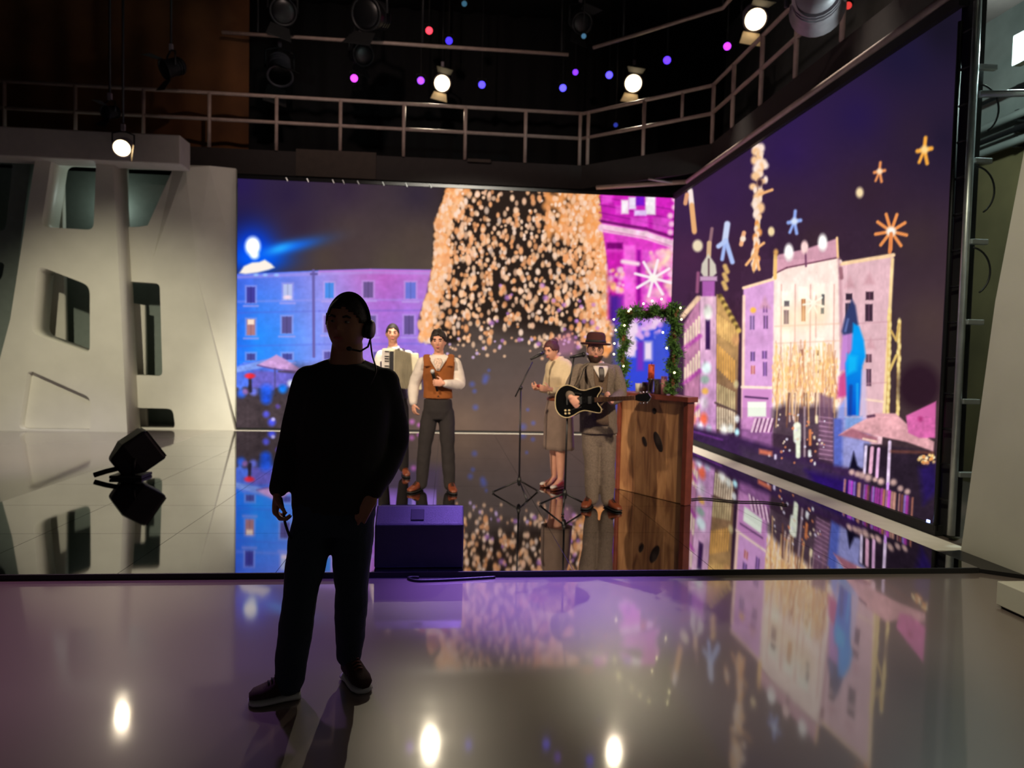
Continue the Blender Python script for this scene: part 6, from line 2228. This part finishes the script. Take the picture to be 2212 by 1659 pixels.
    if gy.z < 0:
        gy = -gy
    gt = thing('electric_guitar', c, 'black semi hollow electric guitar with cream binding and brown neck', 'guitar')
    out = [(0.20, 0.035), (0.235, 0.085), (0.225, 0.125), (0.17, 0.12), (0.12, 0.108), (0.06, 0.098), (0.0, 0.112), (-0.06, 0.142), (-0.13, 0.16), (-0.20, 0.135), (-0.245, 0.075), (-0.255, 0.0), (-0.245, -0.075), (-0.20, -0.135), (-0.13, -0.16), (-0.06, -0.142), (0.0, -0.112), (0.06, -0.098), (0.12, -0.108), (0.17, -0.12), (0.225, -0.125), (0.235, -0.085), (0.20, -0.035)]

    def gpt(x, y, z=0.0):
        return c + gx * x + gy * y + gn * z

    dense = []
    N = len(out)
    for i in range(N):
        p0, p1, p2_, p3 = (Vector(out[(i + j) % N]) for j in (-1, 0, 1, 2))
        for k in range(4):
            q = k / 4
            dense.append(0.5 * ((2 * p1) + (p2_ - p0) * q + (2 * p0 - 5 * p1 + 4 * p2_ - p3) * q * q + (3 * p1 - p0 - 3 * p2_ + p3) * q ** 3))
    M_gb = mat('black_guitar_lacquer', (12, 12, 13), 0.15, coat=1.0)
    M_bind = mat('cream_binding', (206, 186, 140), 0.5)
    bd = MB().prism([gpt(p.x, p.y, -0.022) for p in dense], gn * 0.044).build('guitar_body', M_gb, gt)
    MB().tube([gpt(p.x, p.y, 0.022) for p in dense], 0.0045, 6, True).build('binding', M_bind, gt, True)
    MB().hexa([gpt(0.17, -0.024, 0.012), gpt(0.58, -0.02, 0.012), gpt(0.58, 0.02, 0.012), gpt(0.17, 0.024, 0.012)], [gpt(0.17, -0.024, 0.034), gpt(0.58, -0.02, 0.034), gpt(0.58, 0.02, 0.034), gpt(0.17, 0.024, 0.034)]).build('neck', mat('rosewood', (110, 74, 46), 0.5), gt, bevel=0.005)
    for k in range(12):
        x = 0.20 + k * 0.031
        MB().box(gpt(x, 0, 0.035), (0.002, 0.042, 0.002), Matrix((gx, gy, gn)).transposed()).build('fret', M_chrome, gt)
    MB().prism([gpt(0.58, -0.022, 0.008), gpt(0.61, -0.034, 0.002), gpt(0.70, -0.040, -0.008), gpt(0.725, 0.0, -0.01), gpt(0.70, 0.040, -0.008), gpt(0.61, 0.034, 0.002), gpt(0.58, 0.022, 0.008)], gn * 0.016).build('headstock', M_gb, gt)
    for k in range(3):
        for sy in (-1, 1):
            MB().ball(gpt(0.62 + k * 0.032, sy * 0.050, 0.004), (0.010, 0.010, 0.010), 8, 6).build('tuner', M_chrome, gt, True)
    for x in (0.12, 0.02):
        MB().box(gpt(x, 0, 0.027), (0.036, 0.072, 0.012), Matrix((gx, gy, gn)).transposed()).build('pickup', M_chrome, gt, bevel=0.002)
    MB().box(gpt(-0.05, 0, 0.028), (0.014, 0.08, 0.014), Matrix((gx, gy, gn)).transposed()).build('bridge', M_chrome, gt, bevel=0.002)
    MB().box(gpt(-0.12, 0, 0.027), (0.016, 0.07, 0.012), Matrix((gx, gy, gn)).transposed()).build('tailpiece', M_chrome, gt, bevel=0.002)
    for sy in (-1, 1):
        MB().tube([gpt(0.03, sy * 0.062, 0.023), gpt(0.0, sy * 0.072, 0.023), gpt(-0.05, sy * 0.078, 0.023), gpt(-0.08, sy * 0.09, 0.023)], 0.005, 6).build('sound_hole', M_black, gt, True)
    for k in range(4):
        MB().lathe([(0, 0.010), (0.012, 0.010), (0.014, 0.007)], gpt(-0.14 + 0.04 * (k % 2), -0.09 - 0.03 * (k // 2), 0.022), gn, 12).build('control_knob', M_bind, gt, True)
    for k in range(6):
        y = -0.015 + k * 0.006
        MB().tube([gpt(-0.12, y * 1.7, 0.036), gpt(0.58, y, 0.040)], 0.0012, 5).build('string', M_chrome, gt)
    MB().tube([gpt(-0.25, 0, 0.0), T(1250, 830, -0.18), T(1262, 795, -0.13), T(1275, 786, -0.02), T(1300, 800, 0.15), T(1325, 840, 0.17), T(1335, 860, 0.05), gpt(0.22, 0.06, 0.0)], [(0.022, 0.003)] * 8, 8).build('strap', M_black, gt, True)


guitarist()
